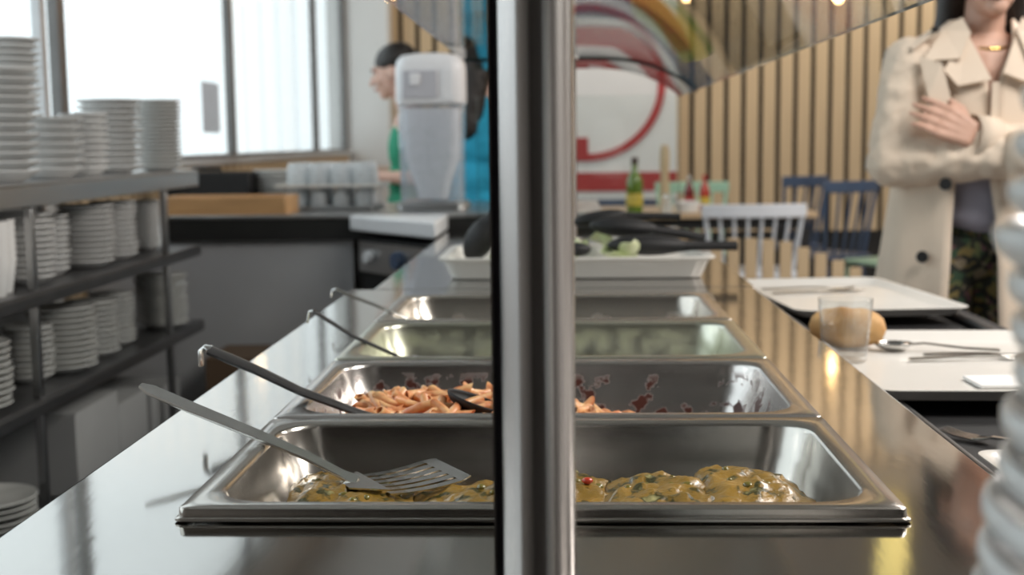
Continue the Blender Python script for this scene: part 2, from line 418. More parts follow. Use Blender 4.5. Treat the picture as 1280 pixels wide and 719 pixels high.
for i in range(len(MUL) - 1):
    a, b = MUL[i], MUL[i + 1]
    fr = MB()
    fd = 0.034
    fr.box(XL - 0.02 - fd, XL - 0.02, b - 0.03, b, SILL, HEAD).box(XL - 0.02 - fd, XL - 0.02, a, a + 0.03, SILL, HEAD)
    fr.box(XL - 0.054, XL - 0.02, a + 0.03, b - 0.03, SILL, SILL + 0.02).box(XL - 0.054, XL - 0.02, a + 0.03, b - 0.03, HEAD - 0.05, HEAD)
    w = struct(fr.build('window_%d' % (i + 1), FRAMEM))
    MB().box(XL - 0.045, XL - 0.039, a + 0.029, b - 0.029, SILL + 0.019, HEAD - 0.049).build('pane', WINGLASS, w)
    if i == 1:   # pale slim sash profile beside the mullion seen behind the plate stacks
        MB().box(XL - 0.052, XL - 0.022, b - 0.16, b - 0.12, SILL + 0.02, HEAD - 0.05).build('sash', FRAMEL, w)

# notice stuck on the window glass
o = MB().box(-0.002, 0, -0.14, 0.14, -0.115, 0.115).build('window_notice', thin_glass('notice_paper', (0.34, 0.31, 0.32), gloss_rough=0.5, ior=1.2, haze=0.5), loc=(XL - 0.0365, 5.80, 1.315))
tag(o, 'plain grey notice stuck on the bright window pane', 'notice')

# ------------------------------------------------------------------ buffet counter
CT = 0.87            # counter top height
RIM = 0.881          # pan rim height
PX = -0.0217
PC = [0.893 + .1528, 1.199 + .1632, 1.530 + .1632, 1.861 + .1632]   # pan centres along the counter
PD = [.936, 1, 1, 1]
cL, cR = -0.412, 0.353
root = empty('buffet_counter', (0, 0.9, 0))
tag(root, 'long stainless steel buffet counter with sunken food pans', 'counter')
def counter_slab(x0, x1, y0, y1, hx0, hx1, hy0, hy1, z0, z1):
    m = MB()
    xs = [x0, hx0, hx1, x1]; ys = [y0, hy0, hy1, y1]
    vs = [(xx, yy, z) for z in (z0, z1) for yy in ys for xx in xs]
    fs = []
    for j in range(3):
        for i in range(3):
            if i == 1 and j == 1: continue
            a = j * 4 + i
            fs.append((16 + a, 16 + a + 1, 16 + a + 5, 16 + a + 4)); fs.append((a + 4, a + 5, a + 1, a))
    def wall(a, b): fs.append((a, b, 16 + b, 16 + a))
    for i in range(3): wall(i, i + 1); wall(12 + i + 1, 12 + i)
    for j in range(3): wall((j + 1) * 4, j * 4); wall(j * 4 + 3, (j + 1) * 4 + 3)
    wall(6, 5); wall(9, 10); wall(5, 9); wall(10, 6)
    return m.add(vs, fs)
Ye = 2.36
hx0, hx1, hy0, hy1 = PX - 0.256, PX + 0.256, PC[0] - 0.142, PC[3] + 0.150
counter_slab(cL, cR, -0.9, Ye, hx0, hx1, hy0, hy1, CT - 0.035, CT).build('worktop', STEEL, root, loc=(0, -0.9, 0), bevel=0.004)
MB().box(-0.368, cR + 0.004, Ye + 0.003, 4.0, CT - 0.035, CT).build('worktop', STEEL, root, loc=(0, -0.9, 0), bevel=0.004)
MB().box(cL + 0.03, cL + 0.05, -0.85, Ye - 0.02, 0.1, CT - 0.036).build('side_panel', GREYPANEL, root, loc=(0, -0.9, 0))
MB().box(cR - 0.05, cR - 0.03, -0.85, Ye - 0.02, 0.1, CT - 0.036).build('side_panel', GREYPANEL, root, loc=(0, -0.9, 0))
MB().box(-0.34, cR - 0.03, Ye + 0.02, 3.95, 0.1, CT - 0.036).build('cabinet_body', GREYPANEL, root, loc=(0, -0.9, 0))
MB().box(cL + 0.06, cR - 0.06, -0.8, 3.9, 0.0, 0.098).build('plinth', BLACK, root, loc=(0, -0.9, 0))

# ------------------------------------------------------------------ food pans
def pan_mesh(mat, name='food_pan'):
    R = [(.232, .132, .035, -.0825), (.245, .1445, .045, -.006), (.262, .1585, .009, -.006), (.2672, .1632, .006, -.0095),
         (.2668, .1630, .006, -.0080), (.2645, .1615, .006, -.0070), (.2642, .1612, .006, -.0010), (.2632, .1604, .006, 0.0),
         (.2460, .1430, .046, 0.0), (.2440, .1410, .045, -.0015), (.2425, .1395, .044, -.005), (.2390, .1360, .043, -.030), (.2350, .1320, .041, -.0345),
         (.2300, .1270, .042, -.068), (.2270, .1240, .042, -.0745), (.2210, .1180, .038, -.079), (.2050, .1020, .030, -.080)]
    m = MB().loft([rrect(a * 1.016, b, r, z, 7) for a, b, r, z in R], True, True)
    return m.mesh(name, mat, 50)
def pan(k, mat, label):
    o = link_mesh('food_pan', pan_mesh(mat), None, (PX, PC[k], RIM), (0, 0, 0), (1, PD[k], 1))
    return tag(o, label, 'pan')
pan(0, PANSTEEL, 'nearest stainless steel pan holding fillets in herb sauce')
pan(1, PANSTAIN, 'steel pan with tomato splashes and penne, second from the front')
pan(2, PANOIL, 'steel pan with a little yellow-green liquid, third from the front')
pan(3, PANBROWN, 'empty looking steel pan farthest back before the white tray')

# sauce in the pans
def pool(name, cx, cy, hw, hh, r, z, amp, mat, label, cat, sc=18):
    m = MB(); n = 26
    pts = []; fs = []
    nx, ny = 40, 24
    for j in range(ny + 1):
        for i in range(nx + 1):
            u = -1 + 2 * i / nx; v = -1 + 2 * j / ny
            # squircle mapping keeps the corners inside the rounded pan
            xx = u * hw * math.sqrt(1 - 0.12 * v * v); yy = v * hh * math.sqrt(1 - 0.18 * u * u)
            zz = z + amp * noise.noise(Vector((xx * sc, yy * sc, k)))
            pts.append((xx, yy, zz))
    for j in range(ny):
        for i in range(nx):
            a = j * (nx + 1) + i; fs.append((a, a + 1, a + nx + 2, a + nx + 1))
    m.add(pts, fs)
    o = m.build(name, mat, loc=(cx, cy, 0), smooth=180)
    solidify(o, 0.004, -1)
    o['kind'] = 'stuff'
    return tag(o, label, cat)
pool('brown_sauce', PX, PC[0], .2290, .1165, .04, RIM - .059, .002, SAUCEB, 'thin mustard brown sauce covering the bottom of the nearest pan', 'sauce')
pool('green_soup', PX, PC[2], .229, .1255, .04, RIM - .046, .0006, SOUP, 'thin yellow-green oily liquid in the third pan', 'soup')

# fillets in sauce ------------------------------------------------------------
def fillet(cx, cy, lx, ly, h, rz, seed, label, wedge=0.3, nose=0.0):
    n, mrows = 44, 26
    m = MB()
    rng = random.Random(seed)
    off = Vector((seed * 3.1, seed * 1.7, seed))
    rings = []
    z0 = RIM - .076
    for k in range(mrows + 1):
        t = k / mrows
        # profile: side wall up to the shoulder, then across the top to the middle
        if t < 0.42:
            rr = 1.0 - 0.06 * (t / 0.42); zz = h * 0.80 * (t / 0.42)
        else:
            s_ = (t - 0.42) / 0.58
            rr = 0.95 * max(0.02, 1 - s_) ** 0.85; zz = h * (0.80 + 0.20 * math.sin(min(1, s_ * 1.35) * PI / 2))
        ring = []
        for i in range(n):
            a = 2 * PI * i / n
            ca, sa = math.cos(a), math.sin(a)
            sq = (abs(ca) ** 4.5 + abs(sa) ** 4.5) ** (-1 / 4.5)
            px, py = ca * sq * rr, sa * sq * rr
            xx = px * lx / 2 * (1 + nose * py); yy = py * ly / 2 * (1 - 0.10 * px)
            wob = noise.noise(Vector((xx * 32, yy * 32, zz * 30)) + off)
            fine = noise.noise(Vector((xx * 110, yy * 110, zz * 110)) + off)
            f = 1 + 0.07 * wob
            z2 = zz * (1 - wedge * 0.5 * px) if zz > 0 else 0
            z2 += (0.0055 * noise.noise(Vector((xx * 55, yy * 55, 1)) + off) + 0.0036 * fine) * min(1, t * 3)
            ring.append((xx * f + 0.0012 * fine, yy * f + 0.0012 * fine, z2))
        rings.append(ring)
    m.loft(rings, True, True)
    root = m.build('fish_fillet', FILLET, loc=(cx, cy, z0), rot=(0, 0, rz), smooth=180)
    tag(root, label, 'fish fillet', 'sauced fillets in the nearest pan')
    # peas and herb lumps lying in the sauce on top, too small to pick apart
    hb = MB()
    for q in range(20):
        a = rng.random() * 2 * PI; r_ = math.sqrt(rng.random()) * 0.8
        xx = math.cos(a) * r_ * lx / 2; yy = math.sin(a) * r_ * ly / 2
        zt = h * (1 - wedge * 0.5 * math.cos(a) * r_) * (0.97 if r_ < 0.6 else 0.84)
        rr = rng.uniform(.0018, .0040)
        hb.ell((xx, yy, zt), (rr * rng.uniform(.9, 1.5), rr * rng.uniform(.9, 1.4), rr * 0.8), 8, 6)
    hb = hb.build('peas_and_herbs', PEA, root, smooth=180); hb['kind'] = 'stuff'
    return root
z_f = 0.054
F1 = fillet(-0.189, 1.060, .114, .140, .047, 0.10, 1, 'sauced fillet at the left end of the nearest pan, beside the turner', 0.15)
F2 = fillet(-0.072, 1.035, .140, .130, .047, 0.15, 2, 'sauced fillet lying under the slotted turner blade', -0.42)
F3 = fillet(0.005, 1.060, .080, .110, .052, 0.0, 3, 'sauced fillet half hidden behind the steel post', 0.3)
F4 = fillet(0.078, 1.030, .105, .120, .056, -0.10, 4, 'bumpy sauced fillet just right of the steel post', -0.1)
F5 = fillet(0.157, 1.048, .098, .120, .057, 0.08, 5, 'smooth sauced fillet at the right end of the nearest pan', 0.2)
MB().ell((0, 0, 0), (.006, .004, .004), 8, 6).build('pepper_bit', REDBIT, F1, loc=(.022, -.058, .026), smooth=180)
MB().ell((0, 0, 0), (.005, .004, .003), 8, 6).build('pepper_bit', REDBIT, F3, loc=(.012, -.01, .054), smooth=180)

# penne -----------------------------------------------------------------------
def pasta_height(xx, yy):
    # heap profile, local to the second pan (x along the pan, y across)
    l = max(0.0, 1 - ((xx + 0.075) / 0.185) ** 4) if xx < 0.11 else 0.0
    l = l ** 0.5
    b = max(0.0, 1 - (yy / 0.125) ** 4) ** 0.5
    bump = 0.006 * noise.noise(Vector((xx * 22, yy * 22, 4)))
    return -.078 + (0.049 + bump - 0.010 * (xx + 0.05) / 0.1 * (1 if xx > 0 else 0.2)) * l * b
m = MB(); nx, ny = 50, 24; pts = []; fs = []
for j in range(ny + 1):
    for i in range(nx + 1):
        xx = -0.224 + 0.36 * i / nx; yy = -0.121 + 0.242 * j / ny
        pts.append((xx, yy, pasta_height(xx, yy) - 0.004))
for j in range(ny):
    for i in range(nx):
        a = j * (nx + 1) + i; fs.append((a, a + 1, a + nx + 2, a + nx + 1))
m.add(pts, fs)
o = m.build('tomato_sauce', TOMATO, loc=(PX, PC[1], RIM), smooth=180); solidify(o, 0.004, -1)
o['kind'] = 'stuff'; tag(o, 'red tomato sauce under the penne in the second pan', 'sauce')
def penne_mesh():
    n = 9; L_, ro, ri = 0.019, 0.0050, 0.0036
    rings = []
    def ring(xc, r, slant, bend):
        return [(xc + slant * r * math.sin(2 * PI * i / n), r * math.cos(2 * PI * i / n), r * math.sin(2 * PI * i / n) + bend) for i in range(n)]
    rings = [ring(-L_, ri, .9, -.002), ring(-L_, ro, .9, -.002), ring(-L_ * .4, ro, .3, 0.0006), ring(L_ * .4, ro, .3, 0.0006), ring(L_, ro, .9, -.002), ring(L_, ri, .9, -.002),
             ring(L_ * .4, ri, .3, 0.0006), ring(-L_ * .4, ri, .3, .0006), ring(-L_, ri, .9, -.002)]
    return MB().loft(rings, False, False).mesh('penne', PENNEM, 60)
PM = penne_mesh()
rng = random.Random(11)
cnt = 0
while cnt < 210:
    xx = rng.uniform(-0.215, 0.125); yy = rng.uniform(-0.105, 0.085)
    hz = pasta_height(xx, yy)
    if hz < -.062 and rng.random() < 0.75: continue
    o = link_mesh('penne', PM, None, (PX + xx, PC[1] + yy, RIM + hz + rng.uniform(-.004, .006)),
                  (rng.uniform(-PI, PI), rng.uniform(-.5, .5), rng.uniform(0, 2 * PI)), [rng.uniform(.9, 1.12)] * 3)
    tag(o, 'orange penne piece in the tomato pasta heap of the second pan', 'pasta', 'penne in the second pan')
    cnt += 1

# ------------------------------------------------------------------ serving utensils
def hooked_spoon(name, pts, rad, mat, label, bowl=None, hook=None, flat=0.45, cat='serving spoon'):
    root = empty(name, pts[-1]); tag(root, label, cat)
    b = Vector(pts[-1]); P_ = [Vector(p) - b for p in pts]
    MB().tube(P_, rad, 10, True, flat).build('handle', mat, root, smooth=50)
    if hook:
        h = [Vector(p) - b for p in hook]
        MB().tube(h, [rad[0] * .9 if isinstance(rad, list) else rad * .9] + [(rad[0] if isinstance(rad, list) else rad) * .55] * (len(h) - 1), 10, True, flat).build('hook', UTENSIL, root, smooth=50)
    if bowl:
        c, r = bowl
        mm = MB()
        rings = []
        for k in range(9):
            a = PI / 2 * k / 8
            rings.append([(r[0] * math.sin(a + .02) * math.cos(2 * PI * i / 20), r[1] * math.sin(a + .02) * math.sin(2 * PI * i / 20), -r[2] * math.cos(a)) for i in range(20)])
        mm.loft(rings, True, False)
        bo = mm.build('bowl', mat, root, loc=Vector(c) - b, rot=(0, 0.35, 0), smooth=180); solidify(bo, 0.0015, 1)
    return root

# slotted turner on the nearest pan
tp = [(-.396, 1.131, .9275), (-.385, 1.128, .9235), (-.340, 1.115, .908), (-.2815, 1.100, .8885), (-.230, 1.082, .872), (-.198, 1.069, .8595), (-.184, 1.061, .8552)]
root = empty('slotted_turner', (-.1, 1.07, .857)); tag(root, 'steel slotted turner lying across the nearest pan on the fillets', 'turner')
b0 = Vector((-.1, 1.07, .857))
def strip(pts, widths, thick, side):
    m = MB(); rings = []
    pts = [Vector(p) for p in pts]; side = Vector(side).normalized()
    for k, p in enumerate(pts):
        t = (pts[min(k + 1, len(pts) - 1)] - pts[max(k - 1, 0)]).normalized()
        nrm = t.cross(side).normalized(); w = widths[k] / 2
        rings.append([tuple(p + side * w * .9 + nrm * thick * .5), tuple(p + side * w), tuple(p + side * w * .9 - nrm * thick * .5),
                      tuple(p - side * w * .9 - nrm * thick * .5), tuple(p - side * w), tuple(p - side * w * .9 + nrm * thick * .5)])
    return m.loft(rings)
strip([Vector(p) - b0 for p in tp], [.006, .015, .0155, .0135, .011, .0105, .016], .0032, (.20, .93, .30)).build('handle', UTENSIL, root, smooth=50)
u = Vector((.80, .56, .030)).normalized(); wv = Vector((-.26, .95, .035)); wv = (wv - u * wv.dot(u)).normalized(); nv = u.cross(wv)
base = Vector((-.188, 1.050, .8555)) - b0
def bp_(a, w, dz=0): return base + u * a + wv * w + nv * dz
bl = MB()
def quadbar(p, q, r_, s_):  # four corners, 1.4 mm thick
    t = nv * 0.0014
    bl.add([p, q, r_, s_, p - t, q - t, r_ - t, s_ - t], [(0, 1, 2, 3), (7, 6, 5, 4), (0, 4, 5, 1), (1, 5, 6, 2), (2, 6, 7, 3), (3, 7, 4, 0)])
def curve(a): return -0.010 * (a / .115) * (1 - a / .115) * 4 * 0.6
quadbar(bp_(-.004, -.007), bp_(.022, -.033, .000), bp_(.022, .033, .000), bp_(-.004, .007))
nb = 6; W0, W1 = .066, .074
for q in range(nb):
    for seg in range(4):
        a0 = .022 + (.090 - .022) * seg / 4; a1 = .022 + (.090 - .022) * (seg + 1) / 4
        wa = W0 + (W1 - W0) * seg / 4; wb_ = W0 + (W1 - W0) * (seg + 1) / 4
        f0 = -0.5 + q / (nb - 0.35); f1 = f0 + 0.65 / (nb - 0.35)
        quadbar(bp_(a0, f0 * wa, curve(a0)), bp_(a1, f0 * wb_, curve(a1)), bp_(a1, f1 * wb_, curve(a1)), bp_(a0, f1 * wa, curve(a0)))
quadbar(bp_(.090, -.037, curve(.09)), bp_(.102, -.033, curve(.102)), bp_(.102, .033, curve(.102)), bp_(.090, .037, curve(.09)))
bl.build('blade', UTENSIL, root, smooth=0)

hooked_spoon('dark_serving_spoon', [(-.3745, 1.285, .9345), (-.350, 1.285, .924), (-.326, 1.285, .9135), (-.280, 1.285, .8905), (-.2175, 1.287, .866), (-.165, 1.30, .847), (-.125, 1.315, .838)],
             [.011, .0115, .0105, .0095, .0085, .007, .007], DARKUT, 'dark grey serving spoon with hooked end resting in the penne pan',
             bowl=((-.10, 1.325, .838), (.036, .028, .016)), hook=[(-.373, 1.285, .935), (-.379, 1.285, .938), (-.384, 1.285, .934), (-.384, 1.285, .918)])
hooked_spoon('steel_ladle', [(-.340, 1.66, .924), (-.315, 1.66, .908), (-.289, 1.66, .8905), (-.236, 1.66, .866), (-.205, 1.66, .850)],
             [.0045, .0045, .0042, .004, .004], DARKUT, 'thin dark ladle hooked over the third pan with yellow-green liquid',
             bowl=((-.18, 1.66, .850), (.034, .034, .022)), hook=[(-.340, 1.66, .924), (-.346, 1.66, .924), (-.349, 1.66, .908)], flat=.6, cat='ladle')
hooked_spoon('steel_spoon', [(-.363, 1.95, .919), (-.335, 1.95, .907), (-.300, 1.95, .8935), (-.243, 1.96, .866), (-.215, 1.97, .852)],
             [.0045, .0045, .0042, .004, .004], UTENSIL, 'thin steel spoon lying in the farthest steel pan',
             bowl=((-.187, 1.975, .848), (.034, .026, .014)), hook=[(-.363, 1.95, .919), (-.369, 1.95, .918), (-.371, 1.95, .906)], flat=.6)
# black spoon bowl resting in the penne beside the post
hooked_spoon('black_pasta_spoon', [(-.012, 1.45, .893), (-.035, 1.42, .880), (-.070, 1.385, .868)], [.007, .0065, .006], BLACK,
             'black plastic spoon lying on the penne behind the post', bowl=((-.098, 1.355, .866), (.034, .024, .014)), flat=.6)

# ------------------------------------------------------------------ sneeze guard
sg = empty('sneeze_guard', (-.0195, .73, CT)); tag(sg, 'steel post sneeze guard with curved glass canopy over the pans', 'sneeze guard')
def sgb(m, name, mat, **kw): return m.build(name, mat, sg, loc=(.0195, -.73, -CT), **kw)
def post(cx, cy, r=.0205, top=1.372):
    n = 40; prof = []
    for i in range(n):
        a = 2 * PI * i / n
        prof.append((cx + r * math.cos(a), cy + r * 1.15 * math.sin(a)))
    MB().prism([(a - cx, b - cy) for a, b in prof], CT, top).build('post', POSTSTEEL, sg, loc=(.0195 + cx, -.73 + cy, -CT), smooth=40)
    sgb(MB().lathe([(0.001, .006), (.034, .006), (.036, .004), (.036, 0), (.001, 0)], 32, (cx, cy, CT)), 'foot_flange', POSTSTEEL, smooth=40)
    sgb(MB().lathe([(0.001, top + .002), (.030, top + .002), (.031, top), (.031, top - .006), (.001, top - .006)], 32, (cx, cy, 0)), 'top_clamp', POSTSTEEL, smooth=40)
post(-.0172, .73, .0222)
post(.012, 3.478, .019)
_b = POSTSTEEL.node_tree.nodes['Principled BSDF']
for _l in list(_b.inputs['Roughness'].links): POSTSTEEL.node_tree.links.remove(_l)
_b.inputs['Roughness'].default_value = 0.27
_b.inputs['Anisotropic'].default_value = 0.9
_b.inputs['Anisotropic Rotation'].default_value = 0.25
_t = POSTSTEEL.node_tree.nodes.new('ShaderNodeTangent'); _t.direction_type = 'RADIAL'; _t.axis = 'Z'
POSTSTEEL.node_tree.links.new(_t.outputs[0], _b.inputs['Tangent'])
# gasket channel along the left flank of the near post
sgb(MB().box(-.0428, -.0380, .731, .748, CT + .001, 1.372), 'gasket_strip', RUBBER)
sgb(MB().box(-.0443, -.0430, .729, .748, CT + .001, 1.372), 'edge_strip', POSTSTEEL)
# curved canopy glass
def canopy(y0, y1, name):
    top = []
    xs0, z0 = -.276, 1.376
    prof = [(xs0, z0), (-.1, z0), (.05, z0), (.11, z0 - .001)]
    # bend down on the guests' side
    for k in range(1, 13):
        t = k / 12
        xx = .11 + (.360 - .11) * (1 - (1 - t) ** 1.15)
        prof.append((xx, z0 - .001 - .091 * t ** 1.9))
    th = .008; n = len(prof); lower = []
    for k, (xx, zz) in enumerate(prof):
        a = prof[max(k - 1, 0)]; b = prof[min(k + 1, n - 1)]
        t = Vector((b[0] - a[0], b[1] - a[1])).normalized()
        lower.append((xx + t.y * th, zz - t.x * th))
    m = MB()
    poly = prof + lower[::-1]; N_ = len(poly)
    vs = [(a, y0, b) for a, b in poly] + [(a, y1, b) for a, b in poly]
    fs = []; mi = []
    for i in range(N_):
        j = (i + 1) % N_
        fs.append((i, j, N_ + j, N_ + i)); mi.append(1 if i in (n - 1, N_ - 1) else 0)
    for i in range(n - 1):
        fs.append((i, N_ - 1 - i, N_ - 2 - i, i + 1)); mi.append(1)
        fs.append((N_ + i, N_ + i + 1, N_ + N_ - 2 - i, N_ + N_ - 1 - i)); mi.append(1)
    m.v = vs; m.f = [list(f) for f in fs]; m.mi = mi
    return sgb(m, name, [GLASS, GEDGE], smooth=30)
canopy(.45, 3.47, 'canopy_glass')
canopy(3.486, 3.965, 'canopy_glass')
# dark clamp profile along the far end of the first canopy module
tr = MB(); xs_c = [(-.276, 1.376), (-.1, 1.376), (.05, 1.376), (.11, 1.375)] + [(.11 + .25 * (1 - (1 - k / 12) ** 1.15), 1.375 - .091 * (k / 12) ** 1.9) for k in range(1, 13)]
tr.loft([[(a, 3.4715, b - .0125), (a, 3.4845, b - .0125), (a, 3.4845, b + .003), (a, 3.4715, b + .003)] for a, b in xs_c])
sgb(tr, 'clamp_profile', nmat('dark_clamp', (.03, .03, .032), .25, .6, vary=.1), smooth=40)
# upright end pane
sgb(MB().box(-.276, .357, 3.967, 3.975, CT + .001, 1.285), 'end_pane', GLASS)
sgb(MB().box(.3571, .3585, 3.9665, 3.9755, CT + .001, 1.285), 'pane_edge', GEDGE)
sgb(MB().box(-.2775, -.2761, 3.9665, 3.9755, CT + .001, 1.285), 'pane_edge', GEDGE)

# ------------------------------------------------------------------ far white salad tray with black servers
def shallow_tray(name, hw, hh, h, loc, rz, mat, label, cat, r=.03, lip=.012):
    R = [(hw - lip - .006, hh - lip - .006, r, 0.0), (hw - lip * .6, hh - lip * .6, r, h * .8), (hw, hh, r, h * .92), (hw, hh, r, h), (hw - .004, hh - .004, r, h + .001),
         (hw - lip, hh - lip, r, h - .002), (hw - lip - .012, hh - lip - .012, r, .004), (hw - lip - .02, hh - lip - .02, r, .003)]
    m = MB().loft([rrect(a, b, c, z, 6) for a, b, c, z in R], True, True)
    return tag(m.build(name, mat, loc=loc, rot=(0, 0, rz), smooth=40), label, cat)
shallow_tray('salad_tray', .278, .168, .043, (.020, 2.655, CT + .002), 0, TRAYWHITE, 'shallow white salad tray with black servers behind the steel pans', 'tray', lip=.018)
# lettuce
def leaf_mesh(seed, sx, sy):
    m = MB(); n = 12; pts = []; fs = []
    for j in range(n + 1):
        for i in range(n + 1):
            u_ = -1 + 2 * i / n; v_ = -1 + 2 * j / n
            xx = u_ * math.sqrt(1 - v_ * v_ / 2) * sx; yy = v_ * math.sqrt(1 - u_ * u_ / 2) * sy
            rr = math.hypot(xx / sx, yy / sy)
            zz = 0.016 * rr * rr + .016 * noise.noise(Vector((xx * 40, yy * 40, seed))) * (0.4 + rr)
            pts.append((xx, yy, zz))
    for j in range(n):
        for i in range(n):
            a = j * (n + 1) + i; fs.append((a, a + 1, a + n + 2, a + n + 1))
    return m.add(pts, fs)
rng = random.Random(5)
for q in range(13):
    lm = leaf_mesh(q, rng.uniform(.028, .045), rng.uniform(.025, .04))
    xx = rng.uniform(-.15, .12); yy = rng.uniform(-.07, .09)
    o = lm.build('lettuce_leaf', LETTUCE, loc=(.02 + xx, 2.665 + yy, CT + .016 + .042 * (1 - abs(xx - .02) / .3) * rng.uniform(.3, 1)), rot=(rng.uniform(-.4, .4), rng.uniform(-.4, .4), rng.uniform(0, 6)), smooth=180)
    solidify(o, .0015)
    tag(o, 'pale green lettuce leaf in the white tray under the black servers', 'lettuce', 'lettuce leaves in the white tray')
def black_server(label, pts, rad, bowl_c, bowl_r, rz, tilt):
    root = empty('salad_server', bowl_c, 0); tag(root, label, 'salad server')
    b = Vector(bowl_c)
    MB().tube([Vector(p) - b for p in pts], rad, 12, True, .8).build('handle', BLACK, root, smooth=50)
    m = MB()
    rings = []
    for k in range(9):
        a = PI * (0.03 + 0.94 * k / 8)
        rings.append([(bowl_r[0] * -math.cos(a), bowl_r[1] * math.sin(a) * math.cos(2 * PI * i / 16), bowl_r[2] * math.sin(a) * math.sin(2 * PI * i / 16) + .15 * bowl_r[2]) for i in range(16)])
    m.loft(rings).build('bowl', BLACK, root, rot=(0, tilt, rz), smooth=180)
black_server('nearest black salad server pointing right over the tray edge', [(.356, 2.62, .9255), (.30, 2.62, .926), (.26, 2.62, .926), (.20, 2.62, .926)], [.0125, .012, .013, .022], (.170, 2.62, .925), (.085, .036, .022), 0, .01)
black_server('middle black salad server of the three right of the post', [(.298, 2.70, .936), (.25, 2.70, .945), (.19, 2.70, .953), (.15, 2.70, .956)], [.012, .012, .014, .02], (.125, 2.70, .957), (.075, .034, .022), 0, .08)
black_server('rearmost black salad server of the three right of the post', [(.252, 2.77, .979), (.19, 2.77, .981), (.14, 2.77, .980), (.10, 2.77, .978)], [.007, .008, .011, .016], (.075, 2.77, .974), (.062, .032, .017), 0, -.15)
black_server('black salad server leaning up left of the post', [(-.09, 2.70, 1.03), (-.12, 2.69, 1.02), (-.145, 2.68, .99), (-.165, 2.68, .965)], [.012, .014, .022, .032], (-.178, 2.68, .938), (.055, .036, .032), 0, -1.0)
black_server('short black server lying at the left of the lettuce', [(-.10, 2.58, .920), (-.06, 2.58, .922), (-.01, 2.58, .922), (.01, 2.58, .922)], [.010, .011, .013, .014], (.022, 2.58, .922), (.030, .024, .015), 0, 0)

# ------------------------------------------------------------------ tray slide and guests' trays on the right
root = empty('tray_slide', (.60, 1.6, 0)); tag(root, 'black tray slide running along the guests\' side of the counter', 'tray slide')
MB().box(.358, .80, -.5, 2.98, .775, .80).build('shelf', BLACK, root, loc=(-.60, -1.6, 0), bevel=.004)
for xx in (.42, .74):
    MB().tube([(xx, -.5, .808), (xx, 2.97, .808)], .0085, 12).build('rail', DARKSHELF, root, loc=(-.60, -1.6, 0))
for yy in (.2, 1.5, 2.8):
    MB().box(.60, .64, yy, yy + .04, 0, .774).build('leg', BLACK, root, loc=(-.60, -1.6, 0))
TZ = .8175
shallow_tray('serving_tray', .165, .262, .016, (.560, 2.565, TZ), .10, TRAYWHITE, 'white rectangular tray with cutlery, nearest the person in the beige coat', 'tray', r=.035, lip=.012)
shallow_tray('serving_tray', .185, .248, .016, (.572, 1.800, TZ), -.03, TRAYWHITE, 'white rectangular tray with tumbler, bread roll and napkin', 'tray', r=.035, lip=.012)
shallow_tray('serving_tray', .165, .23, .016, (.578, 1.03, TZ), 0.02, TRAYWHITE, 'white tray corner half hidden behind the nearest bowl stack', 'tray', r=.02, lip=.012)
TB = TZ + .0042
# tumbler
g = empty('tumbler', (.408, 1.838, TB)); tag(g, 'clear glass tumbler standing on the tray in front of the bread roll', 'tumbler')
MB().lathe([(.001, 0), (.030, 0), (.0325, .004), (.0395, .092), (.0385, .0925), (.0378, .090), (.031, .009), (.001, .008)], 36).build('glass_body', TUMBLER, g, smooth=40)
# bread roll
m = MB()
n = 22; rings = []
for k in range(19):
    t = -1 + 2 * k / 18; r_ = math.sqrt(max(0, 1 - t * t)) ** 0.8
    ring = []
    for i in range(n):
        a = 2 * PI * i / n
        w = 1 + .14 * noise.noise(Vector((t * 2.5, math.cos(a) * 1.5, math.sin(a) * 2)))
        zz = .040 + .040 * r_ * w * math.sin(a)
        ring.append((t * .070, .040 * r_ * w * math.cos(a) + .001, max(.001, zz * .92)))
    rings.append(ring)
m.loft(rings)
br = m.build('bread_roll', CRUST, loc=(.437, 1.955, TB), rot=(0, 0, -.45), smooth=180); br.scale = (.86, .9, .86)
tag(br, 'golden crusty bread roll on the tray behind the tumbler', 'bread')
# cutlery
def knife(loc, rz, label, tz=TB):
    o = empty('table_knife', loc, rz); tag(o, label, 'knife')
    strip([(0, 0, .003), (.05, 0, .004), (.10, 0, .004)], [.010, .012, .010], .004, (0, 1, 0)).build('handle', UTENSIL, o, smooth=50)
    strip([(.10, 0, .004), (.13, 0, .003), (.19, 0, .002), (.21, .003, .002)], [.010, .016, .016, .004], .0015, (0, 1, 0)).build('blade', UTENSIL, o, smooth=50)
def fork(loc, rz, label):
    o = empty('table_fork', loc, rz); tag(o, label, 'fork')
    strip([(0, 0, .003), (.04, 0, .004), (.10, 0, .007), (.135, 0, .006)], [.012, .011, .006, .008], .003, (0, 1, 0)).build('handle', UTENSIL, o, smooth=50)
    strip([(.135, 0, .006), (.145, 0, .003), (.155, 0, .002)], [.010, .022, .022], .002, (0, 1, 0)).build('head', UTENSIL, o, smooth=50)
    for q in range(4):
        yy = -.009 + .006 * q
        strip([(.154, yy, .002), (.175, yy, .003), (.195, yy, .007)], [.004, .003, .002], .002, (0, 1, 0)).build('tine', UTENSIL, o, smooth=50)
def tspoon(loc, rz, label):
    o = empty('table_spoon', loc, rz); tag(o, label, 'spoon')
    strip([(0, 0, .003), (.05, 0, .005), (.11, 0, .012), (.13, 0, .010)], [.013, .011, .006, .008], .003, (0, 1, 0)).build('handle', UTENSIL, o, smooth=50)
    m = MB(); rings = []
    for k in range(7):
        a = PI / 2 * k / 6
        rings.append([(.155 + .028 * math.sin(a + .03) * math.cos(2 * PI * i / 18), .019 * math.sin(a + .03) * math.sin(2 * PI * i / 18), .013 - .012 * math.cos(a)) for i in range(18)])
    solidify(m.loft(rings, True, False).build('bowl', UTENSIL, o, smooth=180), .0012, 1)
